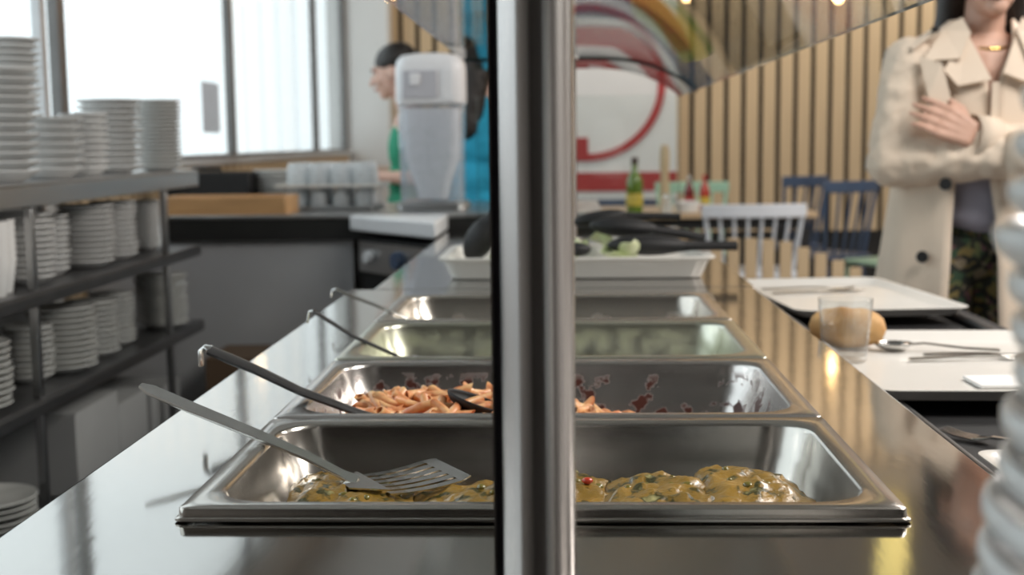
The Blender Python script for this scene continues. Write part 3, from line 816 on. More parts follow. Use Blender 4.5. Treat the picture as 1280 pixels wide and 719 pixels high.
tspoon((.655, 1.905, TB), PI - .12, 'spoon with shiny bowl next to the bread roll')
fork((.50, 1.83, TB), .10, 'fork lying on the middle tray beside the spoon')
knife((.53, 1.865, TB), .02, 'knife lying on the middle tray behind the fork')
knife((.43, 2.62, TB), .25, 'knife lying on the tray before the person in the coat')
fork((.42, 2.70, TB), -.05, 'fork lying on the tray before the person in the coat')
o = MB().box(-.07, .07, -.035, .035, 0, .005).build('napkin', PAPER, loc=(.605, 1.66, TB), rot=(0, 0, .03), bevel=.0015)
tag(o, 'folded white paper napkin at the near edge of the middle tray', 'napkin')
fork((.575, 1.315, .803), 2.35, 'fork handle resting on the black slide before the nearest tray')

# ------------------------------------------------------------------ plates
def plate_mesh(r, dep, th=.004, mat=CERAMIC, name='plate'):
    f = .58
    prof = [(.001, 0.0), (r * f, 0.0), (r * (f + .04), .002), (r * .80, dep * .55), (r * .98, dep), (r, dep + th * .5), (r * .985, dep + th),
            (r * .79, dep * .55 + th), (r * (f - .02), th + .001), (.001, th)]
    return MB().lathe(prof, 28).mesh(name, mat, 60)
PLM = {}
def stack(x_, y_, z_, n, r, dep, pitch, label, group, mat=CERAMIC, name='plate', cat='plate', jit=.003, seed=0):
    key = (round(r, 3), round(dep, 3), mat.name)
    if key not in PLM: PLM[key] = plate_mesh(r, dep, mat=mat, name=name)
    rg = random.Random(seed + int(x_ * 100) + int(y_ * 100))
    for q in range(n):
        o = link_mesh(name, PLM[key], None, (x_ + rg.uniform(-jit, jit), y_ + rg.uniform(-jit, jit), z_ + q * pitch), (0, 0, rg.uniform(0, 6)))
        tag(o, label, cat, group)

# steel shelf unit ------------------------------------------------------------
SX0, SX1, SY0, SY1 = -1.52, -1.12, 1.9, 3.80
S1, S2, S3, S4 = 1.072, .842, .610, .318
root = empty('shelf_unit', (-1.32, 2.85, 0)); tag(root, 'steel shelf unit full of stacked plates below the window', 'shelf unit')
def shb(m, n, mat, **k): return m.build(n, mat, root, loc=(1.32, -2.85, 0), **k)
def shelf(z, mat, th, name='shelf'):
    m = MB().box(SX0, SX1, SY0, SY1, z - .006, z)
    m.box(SX1 - .012, SX1, SY0, SY1, z - th, z - .006).box(SX0, SX1 - .012, SY1 - .012, SY1, z - th, z - .006).box(SX0, SX0 + .012, SY0, SY1 - .012, z - th, z - .006)
    shb(m, name, mat, bevel=.002)
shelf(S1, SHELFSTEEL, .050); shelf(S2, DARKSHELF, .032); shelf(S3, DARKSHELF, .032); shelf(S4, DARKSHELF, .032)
for yy in (2.62, 3.52):
    for xx in (SX1 - .020, SX0 + .025):
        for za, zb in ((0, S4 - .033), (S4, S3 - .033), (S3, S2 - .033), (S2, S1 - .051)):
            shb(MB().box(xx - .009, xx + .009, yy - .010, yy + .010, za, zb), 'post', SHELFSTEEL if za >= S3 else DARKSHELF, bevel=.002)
# wall strip behind the plates, low back rail
xs_ = -1.235
# top shelf
stack(-1.215, 2.66, S1 + .001, 12, .085, .022, .0195, 'deep white plate in the leftmost stack on the top shelf', 'leftmost top shelf stack', seed=1)
stack(-1.36, 3.03, S1 + .001, 20, .085, .018, .0165, 'white plate in the tallest stack on the top shelf', 'tallest top shelf stack', seed=2, jit=.004)
stack(-1.215, 2.93, S1 + .001, 7, .078, .022, .0195, 'deep white plate in the low stack in front of the window mullion', 'low stack by the mullion', seed=3)
stack(-1.22, 3.16, S1 + .001, 9, .060, .020, .0165, 'small bowl-like plate in the narrow stack between low and broad stacks', 'narrow top shelf stack', seed=4)
stack(-1.25, 3.42, S1 + .001, 12, .090, .018, .0162, 'white plate in the broad even stack second from the shelf end', 'broad top shelf stack', seed=5)
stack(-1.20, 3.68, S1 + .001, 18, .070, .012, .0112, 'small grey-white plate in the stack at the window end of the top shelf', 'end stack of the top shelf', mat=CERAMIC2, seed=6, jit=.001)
# second shelf
def cup_stack(x_, y_, z_, n, label, group):
    key = 'cup'
    if key not in PLM:
        PLM[key] = MB().lathe([(.001, 0), (.0235, 0), (.0245, .003), (.0362, .075), (.0356, .076), (.0348, .0745), (.0232, .005), (.001, .0045)], 24).mesh('cup', CERAMIC, 50)
    for q in range(n):
        tag(link_mesh('cup', PLM[key], None, (x_, y_, z_ + q * .0132)), label, 'cup', group)
cup_stack(-1.17, 2.50, S2 + .001, 7, 'tall white cup in the left edge stack on the second shelf', 'left cup stack')
cup_stack(-1.19, 2.575, S2 + .001, 7, 'tall white cup in the stack beside the shelf post', 'right cup stack')
for i, (xx, yy, r, n_, lab) in enumerate(((-1.21, 2.76, .062, 11, 'just right of the post'), (-1.23, 2.925, .050, 10, 'slim one between two broad ones'), (-1.215, 3.12, .072, 11, 'broad one in the middle'),
                                        (-1.215, 3.32, .062, 11, 'before the last'), (-1.235, 3.62, .055, 10, 'at the far end under the top shelf'))):
    stack(xx, yy, S2 + .001, n_, r, .016, .0138, 'white bowl plate in second shelf stack, %s' % lab, 'second shelf stack %s' % lab, seed=20 + i)
# third shelf
for i, (xx, yy, r, n_, lab) in enumerate(((-1.215, 2.46, .085, 10, 'at the left picture edge'), (-1.235, 2.80, .055, 9, 'slim one beside the post'), (-1.21, 2.93, .080, 11, 'broad one right of the post'),
                                        (-1.215, 3.14, .066, 10, 'in the middle'), (-1.225, 3.31, .058, 10, 'before the end stack'), (-1.20, 3.64, .078, 11, 'at the far end'))):
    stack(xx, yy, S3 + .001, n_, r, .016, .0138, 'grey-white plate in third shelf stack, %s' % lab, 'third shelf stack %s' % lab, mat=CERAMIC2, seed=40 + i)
# bottom shelf
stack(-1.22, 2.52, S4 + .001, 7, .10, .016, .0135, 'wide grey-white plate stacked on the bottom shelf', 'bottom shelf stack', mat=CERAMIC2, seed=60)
def carton(x0, x1, y0, y1, z0, z1, mat, label):
    root = empty('carton', ((x0 + x1) / 2, (y0 + y1) / 2, z0)); tag(root, label, 'box')
    hx, hy = (x1 - x0) / 2, (y1 - y0) / 2
    MB().box(-hx, hx, -hy, hy, 0, z1 - z0 - .003).build('body', mat, root, bevel=.003)
    MB().box(-hx, -.002, -hy, hy, z1 - z0 - .003, z1 - z0).build('flap', mat, root)
    MB().box(.002, hx, -hy, hy, z1 - z0 - .003, z1 - z0).build('flap', mat, root)
carton(-1.45, -1.16, 2.86, 3.14, S4 + .001, .520, GREYBOX, 'larger pale box on the bottom shelf beside the post')
carton(-1.45, -1.18, 3.20, 3.42, S4 + .001, .470, GREYBOX, 'smaller pale box on the bottom shelf')
carton(-1.45, -1.18, 3.46, 3.72, S4 + .001, .445, GREYBOX, 'low pale box at the far end of the bottom shelf')

# foreground bowls, right
bowl_m = MB().lathe([(.001, 0), (.052, 0), (.054, .004), (.084, .016), (.094, .022), (.0985, .026), (.100, .030), (.0995, .034), (.097, .0355), (.093, .033), (.080, .021), (.050, .007), (.001, .006)], 40).mesh('bowl', CERAMIC, 60)
rg = random.Random(3)
for q in range(23):
    dx = (.0045 if q > 9 else 0) + .004 * math.sin(q * .8 + .6) + rg.uniform(-.002, .002)
    o = link_mesh('bowl', bowl_m, None, (.2475 + dx, .42 + rg.uniform(-.003, .003), CT + .0015 + q * .0163), (0, 0, rg.uniform(0, 6)))
    tag(o, 'white bowl in the tall blurred stack at the near right', 'bowl', 'foreground bowl stack')

# ------------------------------------------------------------------ back bench on the left
root = empty('back_bench', (-1.1, 4.4, 0)); tag(root, 'dark grey back bench with black worktop edge across the aisle end', 'bench')
def bb(m, n, mat, **k): return m.build(n, mat, root, loc=(1.1, -4.4, 0), **k)
bb(MB().box(-1.57, .12, 4.005, 4.80, .905, .918), 'worktop', SHELFSTEEL, bevel=.002)
bb(MB().box(-1.57, .11, 4.010, 4.79, .835, .9045), 'worktop_edge', BLACKTOP)
bb(MB().box(-1.57, -.69, 4.03, 4.78, .06, .834), 'front_panel', GREYPANEL)
bb(MB().box(-.685, .10, 4.06, 4.78, .06, .834), 'front_panel', BLACKTOP)
bb(MB().box(-1.57, .10, 4.08, 4.78, 0.0, .058), 'plinth', BLACK)
# corner unit: white drip shelf over a dark appliance
root = empty('corner_appliance', (-.50, 3.85, 0)); tag(root, 'dark undercounter appliance with white corner top and control knob', 'appliance')
def ca(m, n, mat, **k): return m.build(n, mat, root, loc=(.50, -3.85, 0), **k)
ca(MB().prism([(-.69, 3.985), (-.376, 3.59), (-.376, 3.998), (-.69, 3.998)], .868, .917), 'top', WHITEPL, bevel=.006)
ca(MB().prism([(-.655, 3.985), (-.386, 3.645), (-.386, 3.99), (-.655, 3.99)], .10, .845), 'body', BLACK)
d_ = Vector((.31, -.395, 0)).normalized(); nrm_ = Vector((-.395, -.31, 0)).normalized()
p0 = Vector((-.650, 3.976, 0)) + nrm_ * .004; p1 = Vector((-.392, 3.648, 0)) + nrm_ * .004
m = MB(); a_, b_ = p0, p1; t = nrm_ * .01
m.add([a_ + Vector((0, 0, .74)), b_ + Vector((0, 0, .74)), b_ + t + Vector((0, 0, .74)), a_ + t + Vector((0, 0, .74)), a_ + Vector((0, 0, .835)), b_ + Vector((0, 0, .835)), b_ + t + Vector((0, 0, .835)), a_ + t + Vector((0, 0, .835))],
      [(0, 1, 2, 3), (7, 6, 5, 4), (0, 4, 5, 1), (1, 5, 6, 2), (2, 6, 7, 3), (3, 7, 4, 0)])
ca(m, 'control_panel', SHELFSTEEL)
for s_, r_ in ((.20, .022), (.62, .030)):
    c = p0.lerp(p1, s_) + nrm_ * .012 + Vector((0, 0, .79))
    ca(MB().tube([c, c + nrm_ * .022], [r_, r_ * .85], 20), 'knob', WHITEPL if s_ < .5 else NAVYPAINT, smooth=40)

BZ = .919
# wooden tray on the bench
root = empty('wooden_tray', (-1.115, 4.125, BZ)); tag(root, 'open wooden tray on the bench beside the plate shelf', 'tray')
m = MB().box(-.21, .21, -.10, .10, 0, .01).build('tray_floor', WOODTRAY, root)
for (x0, x1, y0, y1) in ((-.21, .21, -.102, -.088), (-.21, .21, .088, .102), (-.212, -.198, -.088, .088), (.198, .212, -.088, .088)):
    MB().box(x0, x1, y0, y1, .0101, .058).build('tray_side', WOODTRAY, root, bevel=.002)
# black crate behind
root = empty('black_crate', (-1.285, 4.60, BZ)); tag(root, 'black plastic crate on the bench behind the wooden tray', 'crate')
MB().box(-.15, .15, -.14, .14, 0, .012).build('crate_floor', BLACK, root)
for (x0, x1, y0, y1) in ((-.15, .15, -.14, -.125), (-.15, .15, .125, .14), (-.15, -.135, -.125, .125), (.135, .15, -.125, .125)):
    MB().box(x0, x1, y0, y1, .0121, .125).build('crate_side', BLACK, root, bevel=.003)
MB().tube([(-.05, -.135, .125), (-.05, -.135, .14), (.05, -.135, .14), (.05, -.135, .125)], .008, 10).build('handle', BLACK, root)
stack(-1.075, 4.62, BZ + .001, 9, .075, .016, .0138, 'grey-white plate stacked on the bench between crate and glasses', 'plates on the bench', mat=CERAMIC2, seed=80)

# glass racks
glm = MB().lathe([(.027, .078), (.001, .078), (.001, .072), (.024, .072), (.030, .003), (.0335, .0), (.0345, .001), (.0275, .0775), (.027, .078)], 20).mesh('drinking_glass', FROSTED, 50)
RKY = 4.42
root = empty('glass_rack', (-.82, RKY, BZ)); tag(root, 'two tier rack of upturned drinking glasses on the bench', 'rack')
for zz in (.002, .077):
    MB().loft([rrect(.185 if zz > .05 else .165, .13, .02, zz, 4), rrect(.188 if zz > .05 else .168, .133, .02, zz + .010, 4), rrect(.184 if zz > .05 else .164, .129, .02, zz + .010, 4), rrect(.182 if zz > .05 else .162, .127, .02, zz + .004, 4)]).build('tray', TRAYWHITE if zz > .05 else SHELFSTEEL, root, smooth=40)
for xx in (-.15, .15):
    for yy in (-.105, .105):
        MB().tube([(xx, yy, .006), (xx, yy, .077)], .006, 10).build('support', CLEARPL, root)
for tier, zz, sc in (('upper', BZ + .0815, 1.0), ('lower', BZ + .0065, .85)):
    for i in range(4):
        for j in range(3):
            xx = -.82 - .115 + .077 * i + (.0 if tier == 'upper' else .0); yy = RKY - .078 + .078 * j
            o = link_mesh('drinking_glass', glm, None, (xx, yy, zz), (0, 0, 0), (sc, sc, sc))
            tag(o, 'upturned frosted drinking glass on the %s tier of the rack' % tier, 'glass', '%s tier glasses' % tier)

# drinks dispenser
DX, DY = -.455, 4.32
root = empty('drink_dispenser', (DX, DY, BZ)); tag(root, 'tall white drink dispenser with rounded head and clear tank on the bench', 'dispenser')
MB().loft([rrect(.115, .12, .03, 0, 6), rrect(.118, .123, .03, .006, 6), rrect(.118, .123, .03, .022, 6), rrect(.112, .117, .03, .026, 6)]).build('drip_base', SHELFSTEEL, root, smooth=40)
MB().loft([rrect(.105, .100, .035, .027, 6), rrect(.106, .10, .035, .12, 6), rrect(.109, .10, .035, .355, 6), rrect(.103, .094, .033, .355, 6), rrect(.100, .094, .033, .12, 6), rrect(.099, .094, .033, .033, 6)], True, True).build('tank', CLEARPL, root, smooth=50)
MB().loft([rrect(.050, .055, .03, .034, 6), rrect(.058, .06, .03, .08, 6), rrect(.088, .080, .03, .17, 6), rrect(.093, .084, .03, .34, 6)], True, True).build('inner_bag', WHITEPL, root, smooth=50)
MB().loft([rrect(.112, .106, .04, .356, 8), rrect(.114, .108, .04, .362, 8), rrect(.114, .108, .042, .470, 8), rrect(.110, .104, .045, .498, 8), rrect(.095, .09, .05, .517, 8), rrect(.06, .055, .05, .525, 8)], True, True).build('head', WHITEPL, root, smooth=60)
pn = MB().box(-.085, .03, -.116, -.1085, .372, .465).build('front_panel', nmat('panel_grey', (0.50, 0.50, 0.54), .4, 0, vary=.03), root, bevel=.003)
MB().box(-.060, -.025, -.124, -.1162, .415, .455).build('button', WHITEPL, pn, bevel=.003)
MB().box(.045, .085, -.114, -.1085, .366, .470).build('side_rib', WHITEPL, root, bevel=.003)
# cardboard box on the floor of the aisle
carton(-1.10, -.78, 3.72, 3.98, .002, .50, CARD, 'brown cardboard box on the floor before the grey bench')

# ------------------------------------------------------------------ far tables, bottles, chairs
def table(x0, x1, y0, y1, z, label):
    root = empty('dining_table', ((x0 + x1) / 2, (y0 + y1) / 2, 0)); tag(root, label, 'table')
    hx, hy = (x1 - x0) / 2, (y1 - y0) / 2
    MB().box(-hx, hx, -hy, hy, z - .03, z).build('table_top', TABLEWOOD, root, bevel=.004)
    MB().box(-hx + .05, hx - .05, -hy + .05, hy - .05, z - .09, z - .031).build('apron', BLACK, root)
    for sx in (-1, 1):
        for sy in (-1, 1):
            MB().box(sx * (hx - .06) - .025, sx * (hx - .06) + .025, sy * (hy - .06) - .025, sy * (hy - .06) + .025, 0, z - .091).build('leg', BLACK, root)
table(.10, 1.34, 6.72, 7.50, .75, 'wooden dining table with the green oil bottle behind the glass')
TT = .751
def bottle(loc, s, label, glassm, lab, cap):
    root = empty('bottle', loc); tag(root, label, 'bottle')
    MB().lathe([(.001, 0), (.036 * s, 0), (.038 * s, .005 * s), (.038 * s, .17 * s), (.030 * s, .205 * s), (.015 * s, .235 * s), (.013 * s, .275 * s), (.001, .275 * s)], 24).build('body', glassm, root, smooth=50)
    MB().lathe([(.0386 * s, .04 * s), (.0388 * s, .04 * s), (.0388 * s, .11 * s), (.0386 * s, .11 * s)], 24).build('label', lab, root, smooth=50)
    MB().lathe([(.001, .31 * s), (.015 * s, .31 * s), (.0155 * s, .305 * s), (.0155 * s, .272 * s), (.001, .272 * s)], 20).build('cap', cap, root, smooth=40)
    root.scale = (1.22, 1.22, 1)
bottle((.372, 6.80, TT), .96, 'green olive oil bottle with yellow label seen through the end glass', OILGLASS, LABELY, nmat('dark_cap', (.05, .02, .015), .4))
bottle((.78, 7.10, TT), .62, 'small sauce bottle with yellow label behind the white chair', nmat('red_sauce', (.42, .05, .03), .2), LABELY, LABELR)
bottle((.70, 7.16, TT), .60, 'small dark red bottle beside the sauce bottle', nmat('dark_sauce', (.16, .02, .02), .2), LABELR, nmat('clear_cap', (.6, .6, .58), .3))
o = MB().lathe([(.001, 0), (.026, 0), (.028, .01), (.024, .06), (.028, .11), (.022, .2), (.027, .24), (.027, .33), (.018, .36), (.001, .365)], 20).build('pepper_mill', WOOD, loc=(.545, 6.95, TT), smooth=50)
tag(o, 'tall pale wood pepper mill right of the oil bottle', 'pepper mill')
def shaker(loc, label):
    root = empty('salt_shaker', loc); tag(root, label, 'shaker')
    MB().lathe([(.001, 0), (.026, 0), (.027, .004), (.024, .08), (.001, .08)], 20).build('body', FROSTED, root, smooth=50)
    MB().lathe([(.0245, .0805), (.025, .0805), (.022, .10), (.001, .106)], 20, cap0=True).build('cap', UTENSIL, root, smooth=50)
shaker((.545, 6.78, TT), 'small white salt shaker between oil bottle and glass edge')
tag(MB().lathe([(.001, 0), (.06, 0), (.062, .006), (.075, .055), (.073, .056), (.058, .008), (.001, .007)], 28).build('sugar_bowl', CERAMIC, loc=(.66, 6.84, TT), smooth=50), 'white bowl on the table before the sauce bottles', 'bowl')

def spindle_chair(loc, rz, mat, label, w=.46, group=None, nsp=8, h=.80):
    root = empty('spindle_chair', loc, rz); tag(root, label, 'chair', group)
    # local: back of the chair at -y (towards the viewer when rz = 0)
    MB().loft([rrect(w / 2 - .02, .20, .06, .425, 5), rrect(w / 2, .215, .07, .435, 5), rrect(w / 2, .215, .07, .452, 5), rrect(w / 2 - .015, .20, .06, .458, 5)]).build('seat', mat, root, smooth=40)
    for sx in (-1, 1):
        for sy in (-1, 1):
            MB().tube([(sx * (w / 2 - .07), sy * .15, .43), (sx * (w / 2 - .02), sy * .22, .002)], [.017, .012], 10).build('leg', mat, root)
    n = 9; pts = []
    for i in range(n):
        u_ = -1 + 2 * i / (n - 1)
        pts.append((u_ * w / 2 * 1.06, -.255 + .05 * u_ * u_, h - .022))
    rr = MB(); rings = []
    for (xx, yy, zz) in pts:
        rings.append([(xx, yy - .011, zz - .034), (xx, yy + .011, zz - .034), (xx, yy + .011, zz + .034), (xx, yy - .011, zz + .034)])
    rr.loft(rings).build('top_rail', mat, root, bevel=.005)
    for i in range(nsp):
        u_ = -1 + 2 * i / (nsp - 1)
        r_ = .012 if i in (0, nsp - 1) else .0085
        MB().tube([(u_ * (w / 2 - .045), -.175 + .02 * u_ * u_, .45), (u_ * w / 2 * .98, -.252 + .048 * u_ * u_, h - .045)], r_, 8).build('spindle', mat, root)
    return root
spindle_chair((.955, 6.62, 0), 0, WHITEPAINT, 'white spindle back chair pushed to the wooden table', .50, h=.80)
spindle_chair((1.55, 7.55, 0), .55, NAVYPAINT, 'navy spindle back chair, the nearer of the two', .40, nsp=6, h=.88)
spindle_chair((1.42, 8.25, 0), .55, NAVYPAINT, 'navy spindle back chair, the farther of the two', .36, nsp=6, h=.89)
spindle_chair((.80, 7.80, 0), PI, MINTPAINT, 'mint green chair across the table behind the sauce bottles', .44, nsp=6, h=.86)
# mint bentwood style chair by the coat
root = empty('mint_chair', (1.80, 7.05, 0), .5); tag(root, 'mint green metal chair next to the beige coat', 'chair')
MB().loft([rrect(.18, .18, .05, .44, 5), rrect(.19, .19, .05, .445, 5), rrect(.19, .19, .05, .458, 5), rrect(.18, .18, .05, .462, 5)]).build('seat', MINTPAINT, root, smooth=40)
for sx in (-1, 1):
    for sy in (-1, 1):
        MB().tube([(sx * .15, sy * .15, .44), (sx * .21, sy * .21, .002)], [.015, .011], 10).build('leg', MINTPAINT, root)
MB().tube([(-.17, -.16, .45), (-.18, -.20, .66), (-.14, -.225, .84), (-.05, -.235, .885), (.05, -.235, .885), (.14, -.225, .84), (.18, -.20, .66), (.17, -.16, .45)], .012, 10).build('back_frame', MINTPAINT, root, smooth=50)
for xx in (-.07, 0, .07):
    MB().tube([(xx, -.165, .45), (xx * .9, -.232, .875)], .011, 8).build('back_slat', MINTPAINT, root)
# low slatted screen in front of the dining area
root = empty('slatted_screen', (.95, 5.2, 0)); tag(root, 'low wooden slat screen with stepped top below the white chair', 'screen')
tops = [.72, .735, .735, .73, .72, .695, .670, .640, .61]
for i, tz in enumerate(tops):
    xx = .62 + i * .0715
    MB().box(xx - .024, xx + .024, 5.19, 5.21, .03, tz).build('slat', WOOD, root, loc=(-.95, -5.2, 0))
MB().box(.59, 1.21, 5.211, 5.235, .12, .17).build('rail', BLACK, root, loc=(-.95, -5.2, 0))
MB().box(.59, 1.21, 5.211, 5.235, .50, .55).build('rail', BLACK, root, loc=(-.95, -5.2, 0))
for xx in (.60, 1.18):
    MB().box(xx, xx + .03, 5.211, 5.235, 0, .60).build('support', BLACK, root, loc=(-.95, -5.2, 0)) if False else MB().box(xx, xx + .03, 5.236, 5.262, 0, .60).build('support', BLACK, root, loc=(-.95, -5.2, 0))

# round red and white sign board on the slat wall
root = empty('wall_sign', (.26, 9.40, .70)); tag(root, 'white wall sign with red rings and red stripe behind the end glass', 'sign')
def sb(m, n, mat, **k): return m.build(n, mat, root, loc=(-.26, -9.40, -.70), **k)
sb(MB().box(-.42, .83, 9.44, 9.56, .70, 2.45), 'board', SIGNWHITE)
def ring_y(cx, cz, r0, r1, y0, y1, n=64, a0=0, a1=2 * PI):
    m = MB(); rings = []
    full = abs(a1 - a0 - 2 * PI) < 1e-6
    for i in range(n if full else n + 1):
        a = a0 + (a1 - a0) * i / n
        c_, s_ = math.cos(a), math.sin(a)
        rings.append([(cx + r0 * c_, y0, cz + r0 * s_), (cx + r1 * c_, y0, cz + r1 * s_), (cx + r1 * c_, y1, cz + r1 * s_), (cx + r0 * c_, y1, cz + r0 * s_)])
    if full: rings.append(rings[0])
    return m.loft(rings, not full, not full)
CXS, CZS = .17, 1.56
sb(ring_y(CXS, CZS, .52, .575, 9.428, 9.44), 'thin_ring', RED, smooth=30)
sb(ring_y(CXS, CZS, .66, .80, 9.430, 9.44, a0=.30, a1=PI - .3), 'outer_ring', RED, smooth=30)
sb(MB().box(-.42, .83, 9.430, 9.439, .76, .90), 'stripe', RED)
sb(MB().box(-.04, .17, 9.430, 9.439, .985, 1.16), 'emblem', RED)
sb(MB().box(-.42, .83, 9.44, 9.56, .40, .699), 'dark_base', NAVYPAINT)

# pendant lamps
def pendant(loc, label):
    root = empty('pendant_lamp', loc); tag(root, label, 'lamp')
    MB().tube([(0, 0, .09), (0, 0, ZC - loc[2])], .003, 8).build('cord', BLACK, root)
    MB().lathe([(.001, .095), (.016, .095), (.018, .05), (.001, .05)], 16).build('socket', BLACK, root, smooth=40)
    MB().lathe([(.001, .05), (.012, .049), (.020, .03), (.028, .0), (.020, -.022), (.001, -.03)], 18).build('bulb', BULB, root, smooth=60)
pendant((1.59, 7.5, 1.945), 'warm pendant bulb in front of the slat wall above the canopy edge')
pendant((-1.16, 8.5, 2.11), 'warm pendant bulb beside the white column')
pendant((.76, 8.0, 2.02), 'warm pendant bulb seen through the curved glass')

root = empty('tube_lamp', (1.62, 6.15, 2.46)); tag(root, 'yellow shaded tube lamp hanging above the dining area, mirrored in the counter', 'lamp')
MB().lathe([(.067, 0), (.070, 0), (.070, .42), (.067, .42), (.067, 0)], 28).build('lamp_shade', nmat('yellow_shade', (.9, .75, .25), .6, 0, vary=.03, emit=((1.0, .80, .30), 1.1)), root, smooth=50)
MB().tube([(0, 0, .42), (0, 0, ZC - 2.46)], .003, 8).build('cord', BLACK, root)
MB().tube([(-.068, 0, .40), (.068, 0, .40)], .003, 8).build('crossbar', BLACK, root)

# ------------------------------------------------------------------ people
def head(mb, c, tilt=0.0):
    R = Matrix.Rotation(tilt, 3, 'X')
    def q(x_, y_, z_): v = R @ Vector((x_, y_, z_)); return (c[0] + v.x, c[1] + v.y, c[2] + v.z)
    mb.ell(q(0, .018, .030), (.072, .090, .083), rot=(tilt, 0, 0))
    mb.ell(q(0, -.022, -.030), (.057, .066, .078), rot=(tilt, 0, 0))
    mb.ell(q(0, -.058, -.088), (.026, .026, .022))
    mb.cone(q(0, -.088, .006), q(0, -.106, -.030), .008, .012)
    mb.ell(q(0, -.082, -.058), (.022, .012, .010))
    for s in (-1, 1):
        mb.ell(q(s * .072, .012, -.012), (.010, .020, .030))
        mb.ell(q(s * .038, -.062, -.030), (.020, .018, .020))
    mb.ell(q(0, -.080, .028), (.048, .012, .010))
def face_parts(root, c, tilt=0.0):
    R = Matrix.Rotation(tilt, 3, 'X')
    def q(x_, y_, z_): v = R @ Vector((x_, y_, z_)); return (c[0] + v.x, c[1] + v.y, c[2] + v.z)
    for s in (-1, 1):
        e = MB().ell((0, 0, 0), (.012, .009, .008)).build('eye', EYEW, root, loc=q(s * .030, -.078, .004), smooth=180)
        MB().ell((0, 0, 0), (.005, .003, .005)).build('iris', EYED, e, loc=(0, -.008, 0), smooth=180)
        MB().tube([q(s * .015, -.090, .024), q(s * .032, -.086, .029), q(s * .048, -.074, .022)], .003, 8).build('eyebrow', HAIR, root)
    MB().ell((0, 0, 0), (.021, .008, .008)).build('lips', LIPS, root, loc=q(0, -.091, -.058), smooth=180)
def hand(mb, wrist, knuck, up, fl=.075, curl=.4, spread=.018, thumb_side=1):
    """palm from wrist to knuckles, four fingers curling away from 'up', a thumb from the palm's side"""
    w = Vector(wrist); kx = Vector(knuck); d = (kx - w).normalized(); upv = Vector(up)
    upv = (upv - d * upv.dot(d)).normalized(); side = d.cross(upv).normalized()
    for i in range(4):
        o_ = (i - 1.5) * spread
        mb.cone(w + side * o_ * .6, kx + side * o_, .014, .0115)
        L_ = fl * (.86, 1.0, .95, .76)[i if thumb_side < 0 else 3 - i]
        a = kx + side * o_; dirv = d.copy()
        for seg, part in enumerate((.45, .32, .23)):
            dirv = (dirv - upv * curl * (.5 + .35 * seg)).normalized()
            b = a + dirv * L_ * part
            mb.cone(a, b, .0090 - seg * .001, .0082 - seg * .001, 10)
            a = b
    ts = side * thumb_side
    a = w + d * .02 + ts * .022
    b = a + (d * .6 + ts * .7 - upv * .25).normalized() * .035
    c = b + (d * .9 + ts * .2 - upv * .2).normalized() * .030
    mb.cone(a, b, .013, .0105, 10); mb.cone(b, c, .0105, .0085, 10)
def legs(mb, hip=.88, w=.085, off=.0):
    for s in (-1, 1):
        mb.cone((s * w, 0, hip), (s * w * 1.02, -.01, .47), .080, .052)
        mb.cone((s * w * 1.02, -.01, .47), (s * w * 1.05, .02, .09), .052, .034)
        mb.cone((s * w * 1.05, .03, .040), (s * w * 1.15, -.12, .028), .034, .026)

# --- woman in the beige coat (faces the camera, arms crossed) ---------------
PXC, PYC = 1.005, 3.12
root = empty('person', (PXC, PYC, 0), -.04); tag(root, 'person in beige trench coat with crossed arms and floral trousers', 'person')
HC = (.012, -.015, 1.535)
mb = MB(); head(mb, HC)
mb.cone((.006, .015, 1.36), (.010, .008, 1.47), .050, .047)
mb.ell((0, .01, 1.25), (.145, .088, .16)); mb.ell((0, .01, 1.05), (.12, .085, .14)); mb.ell((0, .01, .90), (.15, .095, .13))
mb.cone((-.14, .01, 1.345), (.14, .01, 1.345), .045, .045)
RS, RE, RW = (-.165, .005, 1.335), (-.218, -.055, 1.085), (.060, -.185, 1.105)
LS, LE, LW = (.165, .005, 1.335), (.222, -.075, 1.090), (-.060, -.150, 1.150)
mb.cone(RS, RE, .042, .036); mb.cone(RE, RW, .036, .026)
mb.cone(LS, LE, .042, .036); mb.cone(LE, LW, .036, .026)
hand(mb, (-.065, -.165, 1.150), (-.122, -.158, 1.180), (-.25, -1, .35), .082, .22, .0215, 1)
hand(mb, (.075, -.185, 1.108), (.135, -.165, 1.12), (.2, -1, 0), .07, .35, .0175, -1)
legs(mb)
remesh(mb.build('body', SKIN, root, smooth=180), .0045, 4)
face_parts(root, HC)
# hair: long dark, behind the shoulder
mb = MB(); mb.ell((.012, .02, 1.585), (.084, .098, .085)); mb.cone((.012, .065, 1.56), (.012, .085, 1.30), .075, .055)
mb.cone((-.060, .03, 1.56), (-.075, .045, 1.38), .034, .030); mb.cone((.084, .03, 1.56), (.098, .045, 1.38), .034, .030)
remesh(mb.build('hair', HAIR, root, smooth=180), .008, 3, .006, .03)
# trousers
mb = MB(); mb.ell((0, .01, .90), (.158, .108, .13))
for s in (-1, 1):
    mb.cone((s * .082, .005, .88), (s * .088, -.01, .48), .092, .068); mb.cone((s * .088, -.01, .48), (s * .09, .015, .12), .068, .056)
remesh(mb.build('trousers', FLORAL, root, smooth=180), .010, 4, .008, .06)
for s in (-1, 1):
    q_ = MB().ell((s * .095, -.04, .034), (.042, .120, .034)).build('shoe', BLACK, root, smooth=180)
